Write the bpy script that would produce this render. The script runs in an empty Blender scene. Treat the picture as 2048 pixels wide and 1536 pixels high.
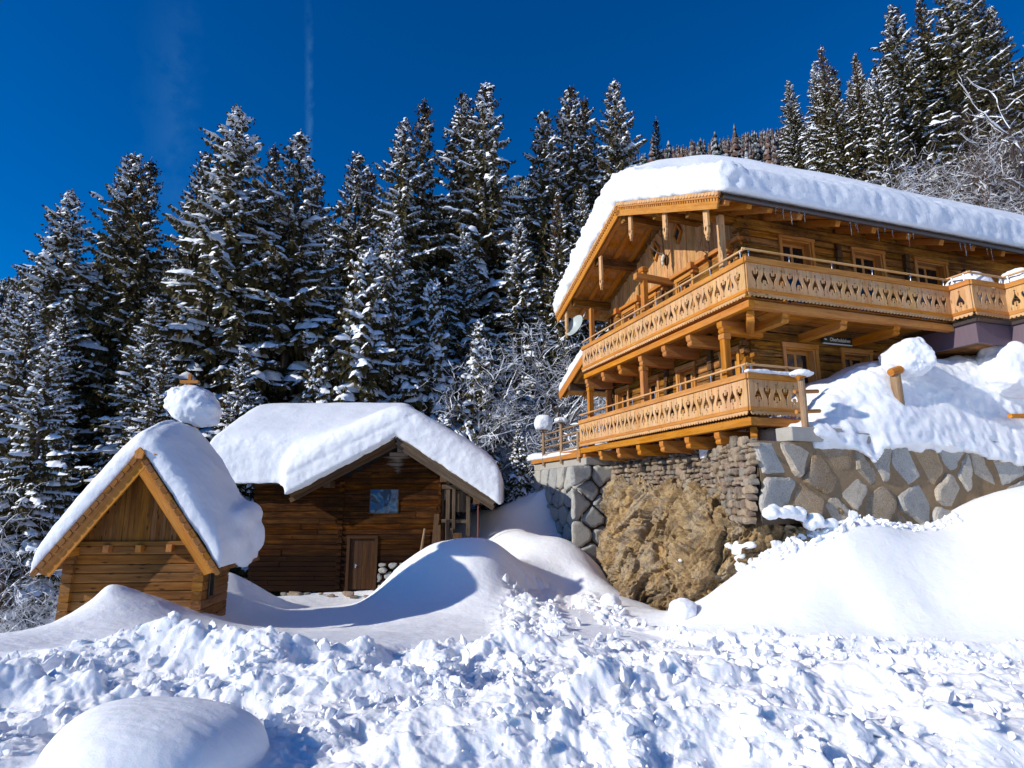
import bpy, bmesh, math, random, time
import numpy as np
from math import sin, cos, pi, radians, sqrt, atan2, hypot
from mathutils import Vector, Matrix
T0 = time.time()
random.seed(7)
rng = np.random.default_rng(11)
scene = bpy.context.scene

# ------------------------------------------------------------------ camera
CAM_Z = 2.4
cam_d = bpy.data.cameras.new("camera")
cam_d.sensor_width = 36.0
cam_d.lens = 36.0 * 1190.0 / 2048.0
cam_d.clip_start = 0.1
cam_d.clip_end = 6000.0
cam = bpy.data.objects.new("camera", cam_d)
scene.collection.objects.link(cam)
cam.location = (0, 0, CAM_Z)
cam.rotation_euler = (radians(90 + 10.86), 0, 0)
scene.camera = cam

# ------------------------------------------------------------------ light
SUN_TO = Vector((-0.91, -0.415, 0)).normalized()
SUN_EL = radians(26.0)
SUN_DIR = Vector((SUN_TO.x * cos(SUN_EL), SUN_TO.y * cos(SUN_EL), sin(SUN_EL)))
sun_d = bpy.data.lights.new("sun", 'SUN')
sun_d.energy = 4.5
sun_d.angle = radians(0.53)
sun_d.color = (1.0, 0.955, 0.88)
sun = bpy.data.objects.new("sun", sun_d)
scene.collection.objects.link(sun)
sun.rotation_euler = (-SUN_DIR).to_track_quat('-Z', 'Y').to_euler()
sun.location = SUN_DIR * 60

world = bpy.data.worlds.new("World")
scene.world = world
world.use_nodes = True
wn, wl = world.node_tree.nodes, world.node_tree.links
wn.clear()
w_out = wn.new("ShaderNodeOutputWorld")
w_bg = wn.new("ShaderNodeBackground")
sky = wn.new("ShaderNodeTexSky")
sky.sky_type = 'NISHITA'
sky.sun_disc = False
sky.sun_elevation = SUN_EL
sky.sun_rotation = atan2(SUN_TO.x, SUN_TO.y)
sky.altitude = 1500
sky.air_density = 1.0
sky.dust_density = 0.0
sky.ozone_density = 5.0
w_hs = wn.new("ShaderNodeHueSaturation")
w_hs.inputs['Saturation'].default_value = 1.5
w_hs.inputs['Hue'].default_value = 0.509
w_hs.inputs['Value'].default_value = 1.0
wl.new(sky.outputs[0], w_hs.inputs['Color'])
# two thin old vapour trails high in the sky, laid out by sky direction
w_tc = wn.new("ShaderNodeTexCoord")
def wmath(op, a, b=None, clamp=False):
    n = wn.new("ShaderNodeMath"); n.operation = op; n.use_clamp = clamp
    for i, v in enumerate((a, b)):
        if v is None: continue
        if isinstance(v, (int, float)): n.inputs[i].default_value = v
        else: wl.new(v, n.inputs[i])
    return n.outputs[0]
def wdot(vec):
    n = wn.new("ShaderNodeVectorMath"); n.operation = 'DOT_PRODUCT'
    wl.new(w_tc.outputs['Generated'], n.inputs[0]); n.inputs[1].default_value = vec
    return n.outputs['Value']
def trail(a, b, width, strength, nscale):
    a = Vector(a).normalized(); b = Vector(b).normalized()
    nrm = a.cross(b).normalized()
    noi = wn.new("ShaderNodeTexNoise"); noi.inputs['Scale'].default_value = nscale
    noi.inputs['Detail'].default_value = 6; noi.inputs['Roughness'].default_value = 0.65
    wl.new(w_tc.outputs['Generated'], noi.inputs['Vector'])
    wob = wmath('MULTIPLY', wmath('SUBTRACT', noi.outputs[0], 0.5), width * 1.6)
    d = wmath('ABSOLUTE', wmath('ADD', wdot(nrm), wob))
    core = wmath('SUBTRACT', 1.0, wmath('DIVIDE', d, width), True)
    mid = (a + b).normalized(); ext = cos(a.angle(b) / 2)
    along = wmath('MULTIPLY', wmath('SUBTRACT', wdot(mid), ext), 1.0 / max(1e-5, 1 - ext), True)
    tx = wmath('MULTIPLY', wmath('SUBTRACT', noi.outputs[0], 0.30), 2.2, True)
    return wmath('MULTIPLY', wmath('MULTIPLY', wmath('MULTIPLY', core, along), tx), strength)
t1 = trail((-0.338, 0.842, 0.85), (-0.338, 0.955, 0.30), 0.007, 0.26, 60)
t2 = trail((-0.56, 0.84, 0.85), (-0.585, 0.95, 0.42), 0.045, 0.13, 24)
tt = wmath('ADD', t1, t2)
w_mix = wn.new("ShaderNodeMixRGB")
wl.new(tt, w_mix.inputs[0]); wl.new(w_hs.outputs[0], w_mix.inputs[1])
w_mix.inputs[2].default_value = (1.3, 3.2, 5.0, 1)
wl.new(w_mix.outputs[0], w_bg.inputs['Color'])
w_bg.inputs['Strength'].default_value = 0.125
wl.new(w_bg.outputs[0], w_out.inputs['Surface'])

scene.view_settings.view_transform = 'Standard'
scene.view_settings.look = 'None'
scene.view_settings.exposure = 0.10
scene.view_settings.gamma = 1.0
scene.render.engine = 'CYCLES'
scene.cycles.use_denoising = True
scene.cycles.max_bounces = 8
scene.cycles.diffuse_bounces = 7
scene.cycles.glossy_bounces = 3
scene.cycles.transmission_bounces = 4
scene.cycles.caustics_reflective = False
scene.cycles.caustics_refractive = False

# ------------------------------------------------------------------ scene helpers
COL = scene.collection
def link(o): COL.objects.link(o); return o
def tag(o, label=None, cat=None, group=None, kind=None):
    if label: o['label'] = label
    if cat: o['category'] = cat
    if group: o['group'] = group
    if kind: o['kind'] = kind
    return o
def empty(name, loc=(0, 0, 0), rz=0.0, parent=None):
    o = bpy.data.objects.new(name, None); link(o)
    o.empty_display_size = 0.3
    o.location = loc; o.rotation_euler = (0, 0, rz)
    if parent: o.parent = parent
    return o
def mesh_obj(name, verts, faces, mat, parent=None, smooth=False, grain=None, mats=None, mat_idx=None):
    me = bpy.data.meshes.new(name)
    if isinstance(verts, np.ndarray) and isinstance(faces, np.ndarray):
        n, m, k = len(verts), len(faces), faces.shape[1]
        me.vertices.add(n); me.vertices.foreach_set('co', np.ascontiguousarray(verts, np.float32).ravel())
        me.loops.add(m * k); me.loops.foreach_set('vertex_index', np.ascontiguousarray(faces, np.int32).ravel())
        me.polygons.add(m)
        me.polygons.foreach_set('loop_start', np.arange(0, m * k, k, dtype=np.int32))
        me.polygons.foreach_set('loop_total', np.full(m, k, np.int32))
        me.update(calc_edges=True)
    else:
        me.from_pydata([tuple(v) for v in verts], [], [tuple(f) for f in faces])
        me.update()
    if grain is not None:
        at = me.attributes.new('grain', 'FLOAT_VECTOR', 'POINT')
        at.data.foreach_set('vector', np.ascontiguousarray(grain, np.float32).ravel())
    for mm in (mats or [mat]): me.materials.append(mm)
    if mat_idx is not None:
        me.polygons.foreach_set('material_index', np.ascontiguousarray(mat_idx, np.int32))
    if smooth:
        me.polygons.foreach_set('use_smooth', np.ones(len(me.polygons), bool))
    o = bpy.data.objects.new(name, me); link(o)
    if parent: o.parent = parent
    return o

class MB:
    """collects solids and builds them as one mesh; every vertex carries wood-grain coordinates"""
    def __init__(s): s.v = []; s.f = []; s.g = []; s.mi = []
    def add(s, vs, fs, gs, mi=0):
        b = len(s.v); s.v += [tuple(v) for v in vs]; s.g += [tuple(g) for g in gs]
        for f in fs: s.f.append(tuple(i + b for i in f)); s.mi.append(mi)
    def box(s, lo, hi, M=None, mi=0, along=None, jit=0.0):
        lo = Vector(lo); hi = Vector(hi); d = hi - lo
        ax = along if along is not None else max(range(3), key=lambda i: d[i])
        o1, o2 = [i for i in range(3) if i != ax]
        seed = random.random() * 40; off = random.random() * 9
        vs = []; gs = []
        for k in range(8):
            p = [hi[i] if (k >> i) & 1 else lo[i] for i in range(3)]
            if jit: p = [q + random.uniform(-jit, jit) for q in p]
            gs.append((p[ax] + off, p[o1] + p[o2], seed))
            q = Vector(p)
            vs.append(M @ q if M is not None else q)
        s.add(vs, [(0, 2, 3, 1), (4, 5, 7, 6), (0, 1, 5, 4), (2, 6, 7, 3), (0, 4, 6, 2), (1, 3, 7, 5)], gs, mi)
    def beam(s, p0, p1, w, h, up=(0, 0, 1), mi=0, ext=0.0):
        p0 = Vector(p0); p1 = Vector(p1); d = p1 - p0; L = d.length; x = d / L
        up = Vector(up); y = up.cross(x)
        if y.length < 1e-4: y = Vector((0, 1, 0)).cross(x)
        y.normalize(); z = x.cross(y)
        M = Matrix(((x.x, y.x, z.x, p0.x), (x.y, y.y, z.y, p0.y), (x.z, y.z, z.z, p0.z), (0, 0, 0, 1)))
        s.box((-ext, -w / 2, -h / 2), (L + ext, w / 2, h / 2), M, mi, along=0)
    def tube(s, p0, p1, r0, r1=None, n=8, mi=0):
        r1 = r0 if r1 is None else r1
        p0 = Vector(p0); p1 = Vector(p1); d = (p1 - p0); L = d.length; x = d / L
        y = x.orthogonal().normalized(); z = x.cross(y)
        seed = random.random() * 40
        vs = []; gs = []
        for e, (p, r) in enumerate(((p0, r0), (p1, r1))):
            for i in range(n):
                a = 2 * pi * i / n
                vs.append(p + (y * cos(a) + z * sin(a)) * r); gs.append((e * L, r * a, seed))
        fs = [(i, (i + 1) % n, n + (i + 1) % n, n + i) for i in range(n)]
        fs.append(tuple(range(n - 1, -1, -1))); fs.append(tuple(range(n, 2 * n)))
        s.add(vs, fs, gs, mi)
    def path(s, pts, rs, n=6, mi=0):
        for i in range(len(pts) - 1): s.tube(pts[i], pts[i + 1], rs[i], rs[i + 1], n, mi)
    def prism(s, poly, to3, thick, mi=0, along=1, seed=None):
        """poly: 2D outline (counter-clockwise), to3(u, v, w) -> point, w from 0 to thick"""
        n = len(poly); seed = random.random() * 40 if seed is None else seed; off = random.random() * 9
        vs = []; gs = []
        for w in (0, thick):
            for (u, v) in poly:
                vs.append(to3(u, v, w))
                gs.append((v + off, u + w, seed) if along == 1 else (u + off, v + w, seed))
        fs = [tuple(range(n - 1, -1, -1)), tuple(range(n, 2 * n))]
        fs += [(i, (i + 1) % n, n + (i + 1) % n, n + i) for i in range(n)]
        s.add(vs, fs, gs, mi)
    def rough(s, p0, p1, n, h, thick, step=0.3, jit=0.008, mi=0):
        """a hewn log/plank from p0 to p1 (bottom edge), height h along z, proud along n by thick"""
        p0 = Vector(p0); p1 = Vector(p1); n = Vector(n); d = p1 - p0; L = d.length
        k = max(1, int(L / step)); seed = random.random() * 40; off = random.random() * 9
        vs = []; gs = []
        for i in range(k + 1):
            c = p0 + d * (i / k)
            jb = random.uniform(-jit, jit); jt = random.uniform(-jit, jit); jo = random.uniform(-jit, jit) * .7
            for (zz, ww) in ((jb, 0), (jb, thick + jo - .012), (jb + .018, thick + jo), (h + jt - .018, thick + jo), (h + jt, thick + jo - .012), (h + jt, 0)):
                vs.append(c + Vector((0, 0, zz)) + n * ww); gs.append((L * i / k + off, zz + ww, seed))
        fs = []
        flip = d.normalized().cross(Vector((0, 0, 1))).dot(n) > 0
        for i in range(k):
            a, b = i * 6, i * 6 + 6
            for j in range(6):
                q = (a + j, b + j, b + (j + 1) % 6, a + (j + 1) % 6)
                fs.append(q if flip else q[::-1])
        fs.append(tuple(range(6))[::1] if not flip else tuple(range(5, -1, -1)))
        e = k * 6; fs.append(tuple(range(e + 5, e - 1, -1)) if not flip else tuple(range(e, e + 6)))
        s.add(vs, fs, gs, mi)
    def build(s, name, mat, parent=None, bevel=0.0, smooth=False, mats=None):
        o = mesh_obj(name, s.v, s.f, mat, parent, smooth, np.array(s.g), mats, s.mi if mats else None)
        bm = bmesh.new(); bm.from_mesh(o.data); bmesh.ops.recalc_face_normals(bm, faces=bm.faces); bm.to_mesh(o.data); bm.free()
        if bevel:
            m = o.modifiers.new('bevel', 'BEVEL'); m.width = bevel; m.segments = 1; m.limit_method = 'ANGLE'; m.angle_limit = radians(50)
        return o

# ------------------------------------------------------------------ noise
def _hash(ix, iy, iz, seed):
    h = (ix.astype(np.uint32) * np.uint32(374761393) + iy.astype(np.uint32) * np.uint32(668265263) + iz.astype(np.uint32) * np.uint32(2147483647) + np.uint32(seed * 144665 + 17))
    h = (h ^ (h >> np.uint32(13))) * np.uint32(1274126177)
    h = (h ^ (h >> np.uint32(16))) * np.uint32(2246822519)
    return h ^ (h >> np.uint32(15))
_GR = rng.normal(size=(256, 3)).astype(np.float32); _GR /= np.linalg.norm(_GR, axis=1)[:, None]
def perlin(p, seed=0):
    p = np.asarray(p, np.float32); i = np.floor(p).astype(np.int64); f = p - i
    u = f * f * f * (f * (f * 6 - 15) + 10)
    out = np.zeros(len(p), np.float32)
    for dx in (0, 1):
        for dy in (0, 1):
            for dz in (0, 1):
                g = _GR[_hash(i[:, 0] + dx, i[:, 1] + dy, i[:, 2] + dz, seed) & 255]
                d = g[:, 0] * (f[:, 0] - dx) + g[:, 1] * (f[:, 1] - dy) + g[:, 2] * (f[:, 2] - dz)
                w = (u[:, 0] if dx else 1 - u[:, 0]) * (u[:, 1] if dy else 1 - u[:, 1]) * (u[:, 2] if dz else 1 - u[:, 2])
                out += d * w
    return out * 1.5
def fbm(p, scale, octs=4, seed=0, gain=0.5):
    o = 0; a = 1.0; s = 0
    for k in range(octs):
        o = o + a * perlin(p * (scale * 2.0 ** k), seed + k * 7); s += a; a *= gain
    return o / s
def lumps(x, y, cell, seed, dens=1.0, lo=.25):
    """height of randomly sized rounded snow lumps scattered one per cell (2D)"""
    ix = np.floor(x / cell).astype(np.int64); iy = np.floor(y / cell).astype(np.int64)
    best = np.zeros(x.shape, np.float32)
    for dx in (-1, 0, 1):
        for dy in (-1, 0, 1):
            h = _hash(ix + dx, iy + dy, ix * 0 + seed, seed)
            r1 = (h & 1023) / 1023.0; r2 = ((h >> np.uint32(10)) & 1023) / 1023.0; r3 = ((h >> np.uint32(20)) & 1023) / 1023.0
            cx = (ix + dx + .1 + .8 * r1) * cell; cy = (iy + dy + .1 + .8 * r2) * cell
            r = cell * (lo + (.95 - lo) * r3 ** 1.5) * (r1 + r2 * .77 < dens * 1.77)
            q = 1 - ((x - cx) ** 2 + (y - cy) ** 2) / np.maximum(r, 1e-4) ** 2
            best = np.maximum(best, np.where(q > 0, np.sqrt(np.maximum(q, 0)) * r * (.55 + .6 * r2), 0))
    return best
def sstep(a, b, x):
    t = np.clip((x - a) / (b - a), 0, 1); return t * t * (3 - 2 * t)
def smax(a, b, k):
    h = np.clip(.5 + .5 * (a - b) / k, 0, 1); return b + (a - b) * h + k * h * (1 - h)
def smin(a, b, k): return -smax(-a, -b, k)

def vnormals(V, F):
    n = np.cross(V[F[:, 1]] - V[F[:, 0]], V[F[:, 3]] - V[F[:, 0]]) + np.cross(V[F[:, 3]] - V[F[:, 2]], V[F[:, 1]] - V[F[:, 2]])
    N = np.zeros_like(V)
    for k in range(4):
        for c in range(3): N[:, c] += np.bincount(F[:, k], n[:, c], len(V))
    return N / np.maximum(np.linalg.norm(N, axis=1), 1e-9)[:, None]

def nets(fn, lo, hi, h):
    """mesh of the surface fn(x, y, z) = 0 (inside negative): naive surface nets"""
    lo = np.array(lo, float); hi = np.array(hi, float)
    n = np.ceil((hi - lo) / h).astype(int) + 1
    ax = [lo[i] + h * np.arange(n[i]) for i in range(3)]
    X, Y, Z = np.meshgrid(*ax, indexing='ij')
    F = np.asarray(fn(X.astype(np.float32), Y.astype(np.float32), Z.astype(np.float32)), np.float32)
    F[0], F[-1] = 1, 1; F[:, 0], F[:, -1] = 1, 1; F[:, :, 0], F[:, :, -1] = 1, 1
    S = F < 0
    cnt = sum(S[dx:n[0] - 1 + dx, dy:n[1] - 1 + dy, dz:n[2] - 1 + dz].astype(np.int8) for dx in (0, 1) for dy in (0, 1) for dz in (0, 1))
    act = np.argwhere((cnt > 0) & (cnt < 8))
    idx = -np.ones(cnt.shape, np.int64); idx[tuple(act.T)] = np.arange(len(act))
    acc = np.zeros((len(act), 3)); num = np.zeros(len(act))
    for a in range(3):
        b, c = [i for i in range(3) if i != a]
        for db in (0, 1):
            for dc in (0, 1):
                o0 = [0, 0, 0]; o0[b] = db; o0[c] = dc; o1 = list(o0); o1[a] = 1
                p0 = act + o0; p1 = act + o1
                f0 = F[tuple(p0.T)]; f1 = F[tuple(p1.T)]; m = (f0 < 0) != (f1 < 0)
                t = np.where(m, f0 / np.where(m, f0 - f1, 1), 0)
                q = p0.astype(float); q[:, a] += t
                acc += q * m[:, None]; num += m
    V = lo + h * acc / np.maximum(num, 1)[:, None]
    faces = []
    for a in range(3):
        b, c = (a + 1) % 3, (a + 2) % 3
        sl0 = [slice(None)] * 3; sl1 = [slice(None)] * 3
        sl0[a] = slice(0, n[a] - 1); sl1[a] = slice(1, n[a])
        s0 = S[tuple(sl0)]; s1 = S[tuple(sl1)]
        for flip, m in ((False, s0 & ~s1), (True, ~s0 & s1)):
            e = np.argwhere(m)
            e = e[(e[:, b] > 0) & (e[:, c] > 0) & (e[:, b] < n[b] - 1) & (e[:, c] < n[c] - 1)]
            q = []
            for (ob, oc) in ((-1, -1), (0, -1), (0, 0), (-1, 0)):
                p = e.copy(); p[:, b] += ob; p[:, c] += oc; q.append(idx[tuple(p.T)])
            q = np.stack(q, 1)
            faces.append(q[:, ::-1] if flip else q)
    return V, np.concatenate(faces)

def relax(V, F, it=2, k=.5):
    for _ in range(it):
        A = np.zeros_like(V); n = np.zeros(len(V))
        for a in range(4):
            for b in ((a + 1) % 4, (a + 3) % 4):
                for c in range(3): A[:, c] += np.bincount(F[:, a], V[F[:, b], c], len(V))
                n += np.bincount(F[:, a], minlength=len(V))
        V = V * (1 - k) + k * A / np.maximum(n, 1)[:, None]
    return V

# ------------------------------------------------------------------ materials
MATS = {}
def new_mat(name):
    m = bpy.data.materials.new(name); m.use_nodes = True
    nt = m.node_tree; b = nt.nodes['Principled BSDF']
    MATS[name] = m
    return m, nt, b
class NT:
    def __init__(s, nt): s.nt = nt
    def n(s, t, **kw):
        o = s.nt.nodes.new(t)
        for k, v in kw.items(): setattr(o, k, v)
        return o
    def l(s, a, b): s.nt.links.new(a, b)
    def put(s, sock, v):
        if isinstance(v, bpy.types.NodeSocket): s.l(v, sock)
        else: sock.default_value = v
    def math(s, op, a, b=0.0, clamp=False):
        o = s.n('ShaderNodeMath', operation=op, use_clamp=clamp); s.put(o.inputs[0], a); s.put(o.inputs[1], b); return o.outputs[0]
    def mix(s, f, a, b, bt='MIX'):
        o = s.n('ShaderNodeMixRGB', blend_type=bt); s.put(o.inputs[0], f)
        s.put(o.inputs[1], a if isinstance(a, bpy.types.NodeSocket) else (*a, 1) if len(a) == 3 else a)
        s.put(o.inputs[2], b if isinstance(b, bpy.types.NodeSocket) else (*b, 1) if len(b) == 3 else b); return o.outputs[0]
    def ramp(s, f, stops):
        o = s.n('ShaderNodeValToRGB'); e = o.color_ramp.elements
        while len(e) > len(stops): e.remove(e[-1])
        while len(e) < len(stops): e.new(1)
        for q, (p, c) in zip(e, stops): q.position = p; q.color = (*c, 1) if len(c) == 3 else c
        s.put(o.inputs[0], f); return o.outputs[0]
    def noise(s, vec, scale, detail=4, rough=.55):
        o = s.n('ShaderNodeTexNoise'); s.put(o.inputs['Vector'], vec)
        o.inputs['Scale'].default_value = scale; o.inputs['Detail'].default_value = detail; o.inputs['Roughness'].default_value = rough
        return o.outputs[0]
    def vmul(s, vec, k):
        o = s.n('ShaderNodeVectorMath', operation='MULTIPLY'); s.put(o.inputs[0], vec); o.inputs[1].default_value = k; return o.outputs[0]
    def bump(s, h, strength, dist, normal=None):
        o = s.n('ShaderNodeBump'); o.inputs['Strength'].default_value = strength; o.inputs['Distance'].default_value = dist
        s.put(o.inputs['Height'], h)
        if normal is not None: s.l(normal, o.inputs['Normal'])
        return o.outputs[0]

def wood(name, dark, mid, light, knots=.5, weather=0.0, wcol=(.05, .03, .02), var=.35, rough=.7, tone=None, bump=.4, spec=.2, crack=0.0):
    m, nt, b = new_mat(name); t = NT(nt)
    at = t.n('ShaderNodeAttribute', attribute_name='grain'); g = at.outputs['Vector']
    g1 = t.vmul(g, (1.1, 11, 1)); g2 = t.vmul(g, (4, 75, 1)); g3 = t.vmul(g, (3.4, 12, 1))
    a = t.noise(g1, 1.0, 6, .62); f = t.noise(g2, 1.0, 3, .6)
    c = t.ramp(a, [(.28, dark), (.5, mid), (.72, light)])
    c = t.mix(t.math('MULTIPLY', t.math('SUBTRACT', f, .42, True), 1.3, True), c, tuple(x * .55 for x in dark))
    sx = t.n('ShaderNodeSeparateXYZ'); t.l(g, sx.inputs[0])
    wn_ = t.n('ShaderNodeTexWhiteNoise', noise_dimensions='1D'); t.l(sx.outputs[2], wn_.inputs['W'])
    hs = t.n('ShaderNodeHueSaturation'); t.l(c, hs.inputs['Color'])
    t.l(t.math('ADD', t.math('MULTIPLY', wn_.outputs[0], var), 1 - var * .55), hs.inputs['Value'])
    sp = t.n('ShaderNodeSeparateColor'); t.l(wn_.outputs['Color'], sp.inputs[0])
    t.l(t.math('ADD', t.math('MULTIPLY', sp.outputs[1], .012), .497), hs.inputs['Hue'])
    t.l(t.math('ADD', t.math('MULTIPLY', sp.outputs[2], .16), .97), hs.inputs['Saturation'])
    c = hs.outputs[0]
    if knots:
        vo = t.n('ShaderNodeTexVoronoi'); t.l(g3, vo.inputs['Vector']); vo.inputs['Scale'].default_value = 1.0
        kn = t.math('SUBTRACT', 1.0, t.math('MULTIPLY', vo.outputs['Distance'], 4.2), True)
        kn = t.math('MULTIPLY', kn, 1.7, True)
        vs = t.n('ShaderNodeSeparateColor'); t.l(vo.outputs['Color'], vs.inputs[0])
        kn = t.math('MULTIPLY', kn, t.math('GREATER_THAN', vs.outputs[0], .35))
        c = t.mix(t.math('MULTIPLY', kn, knots, True), c, tuple(x * .25 for x in dark))
    if weather:
        oc = t.n('ShaderNodeTexCoord')
        w = t.noise(oc.outputs['Object'], .9, 6, .7)
        w2 = t.noise(g1, .7, 5, .7)
        w = t.math('MULTIPLY', t.math('SUBTRACT', t.math('ADD', w, t.math('MULTIPLY', w2, .6)), .72, True), 4.0, True)
        c = t.mix(t.math('MULTIPLY', w, weather), c, wcol)
    if crack:
        ck = t.noise(t.vmul(g, (.55, 26, 1)), 1.0, 4, .6)
        c = t.mix(t.math('MULTIPLY', t.math('MULTIPLY', t.math('SUBTRACT', ck, .575, True), 14.0, True), crack), c, (.02, .009, .004))
    if tone: c = tone(t, c)
    t.l(c, b.inputs['Base Color']); b.inputs['Roughness'].default_value = rough
    b.inputs['Specular IOR Level'].default_value = spec
    hsum = t.math('ADD', a, t.math('MULTIPLY', f, .6))
    t.l(t.bump(hsum, bump, .012), b.inputs['Normal'])
    return m

def snow_mat(name, fine=70, amp=.18, tint=(.77, .795, .83), sss=0.0):
    m, nt, b = new_mat(name); t = NT(nt)
    oc = t.n('ShaderNodeTexCoord')
    a = t.noise(oc.outputs['Object'], fine, 4, .7)
    c = t.noise(oc.outputs['Object'], 9, 5, .6)
    nb = t.bump(t.math('ADD', t.math('MULTIPLY', a, .35), c), amp, .05)
    b.inputs['Base Color'].default_value = (*tint, 1)
    b.inputs['Roughness'].default_value = .62
    b.inputs['Specular IOR Level'].default_value = .3
    if sss:
        b.inputs['Subsurface Weight'].default_value = sss
        b.inputs['Subsurface Radius'].default_value = (.7, .85, 1.0)
        b.inputs['Subsurface Scale'].default_value = .09
    t.l(nb, b.inputs['Normal'])
    return m

def flat_mat(name, col, rough=.6, metal=0.0, nscale=0, namp=.3, bump=0.0):
    m, nt, b = new_mat(name); t = NT(nt)
    b.inputs['Roughness'].default_value = rough; b.inputs['Metallic'].default_value = metal
    b.inputs['Base Color'].default_value = (*col, 1)
    if nscale:
        oc = t.n('ShaderNodeTexCoord'); a = t.noise(oc.outputs['Object'], nscale, 5, .65)
        t.l(t.mix(a, tuple(x * (1 - namp) for x in col), tuple(min(1, x * (1 + namp)) for x in col)), b.inputs['Base Color'])
        if bump: t.l(t.bump(a, bump, .02), b.inputs['Normal'])
    return m

SNOW = snow_mat('snow', 60, .34)
SNOW_ROUGH = snow_mat('snow_ploughed', 80, .42, (.89, .905, .93), 1.0)
SNOW_CLOD = snow_mat('snow_crumbs', 80, .4, (.87, .885, .91))
LARCH = wood('larch_panel', (.46, .22, .09), (.62, .37, .19), (.68, .43, .24), .8, .25, (.50, .27, .12), .16)
BEAM = wood('larch_beam', (.36, .125, .028), (.52, .205, .055), (.60, .275, .085), .35, .25, (.30, .15, .06), .24)
OLDLOG = wood('hewn_log', (.13, .048, .010), (.34, .145, .034), (.52, .255, .075), .6, .85, (.05, .022, .007), .5, bump=1.0, crack=.85)
GABLEB = wood('gable_board', (.30, .14, .055), (.52, .275, .125), (.62, .36, .185), .55, .4, (.15, .08, .04), .5)
SOFFIT = wood('soffit_board', (.34, .13, .028), (.48, .21, .055), (.56, .27, .08), .4, var=.25)
DARKWOOD = wood('dark_timber', (.05, .025, .012), (.10, .05, .022), (.15, .08, .035), .2, .4)
def barn_tone(t, c):
    oc = t.n('ShaderNodeTexCoord'); sx = t.n('ShaderNodeSeparateXYZ'); t.l(oc.outputs['Object'], sx.inputs[0])
    nz = t.noise(t.vmul(oc.outputs['Object'], (.5, 1, 1.6)), 1.3, 5, .7)
    zz = t.math('ADD', sx.outputs[2], t.math('MULTIPLY', t.math('SUBTRACT', nz, .5), 1.6))
    low = t.math('MULTIPLY', t.math('SUBTRACT', 2.2, zz), .8, True)
    c = t.mix(t.math('MULTIPLY', low, .9), c, (.011, .005, .003))  # boards turn darker towards the foot of the wall
    # bleached silver boards high in the gable
    dx = t.math('DIVIDE', t.math('ABSOLUTE', t.math('ADD', sx.outputs[0], -6.3 + .05)), 1.0)
    top = t.math('MULTIPLY', t.math('SUBTRACT', t.math('ADD', zz, t.math('MULTIPLY', dx, -1.0)), 3.75), 2.5, True)
    return t.mix(t.math('MULTIPLY', top, .75), c, (.27, .22, .175))
BARNW = wood('barn_plank', (.022, .008, .003), (.07, .025, .0075), (.17, .066, .019), .3, .7, (.014, .006, .003), .6, bump=.9, tone=barn_tone, spec=.06, rough=.85)
BARNDOOR = wood('barn_door', (.03, .011, .004), (.058, .023, .008), (.085, .035, .012), .2, .4, (.02, .01, .006), .3)
GREYWOOD = wood('weathered_grey_timber', (.055, .035, .022), (.115, .08, .053), (.18, .135, .095), .3, .4, (.05, .03, .02), .4)
HUTW = wood('hut_plank', (.12, .048, .014), (.26, .108, .032), (.36, .165, .055), .95, .5, (.10, .045, .012), .3)
POSTW = wood('fence_post', (.20, .12, .07), (.34, .22, .13), (.42, .29, .18), .3, .3)
WINF = wood('window_frame', (.38, .155, .045), (.52, .235, .08), (.60, .30, .115), .2, var=.15)
GLASS, _nt, _b = new_mat('window_glass')
_b.inputs['Base Color'].default_value = (.012, .013, .015, 1); _b.inputs['Roughness'].default_value = .06; _b.inputs['Specular IOR Level'].default_value = .6
STEEL = flat_mat('steel', (.55, .56, .58), .35, .9)
GUTTER = flat_mat('gutter_metal', (.06, .045, .042), .4, .3)
DARK = flat_mat('dark_interior', (.012, .009, .007), .9)
ICE, _nt, _b = new_mat('ice')
_b.inputs['Base Color'].default_value = (.85, .92, .97, 1); _b.inputs['Transmission Weight'].default_value = .8; _b.inputs['Roughness'].default_value = .15; _b.inputs['IOR'].default_value = 1.31

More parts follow.
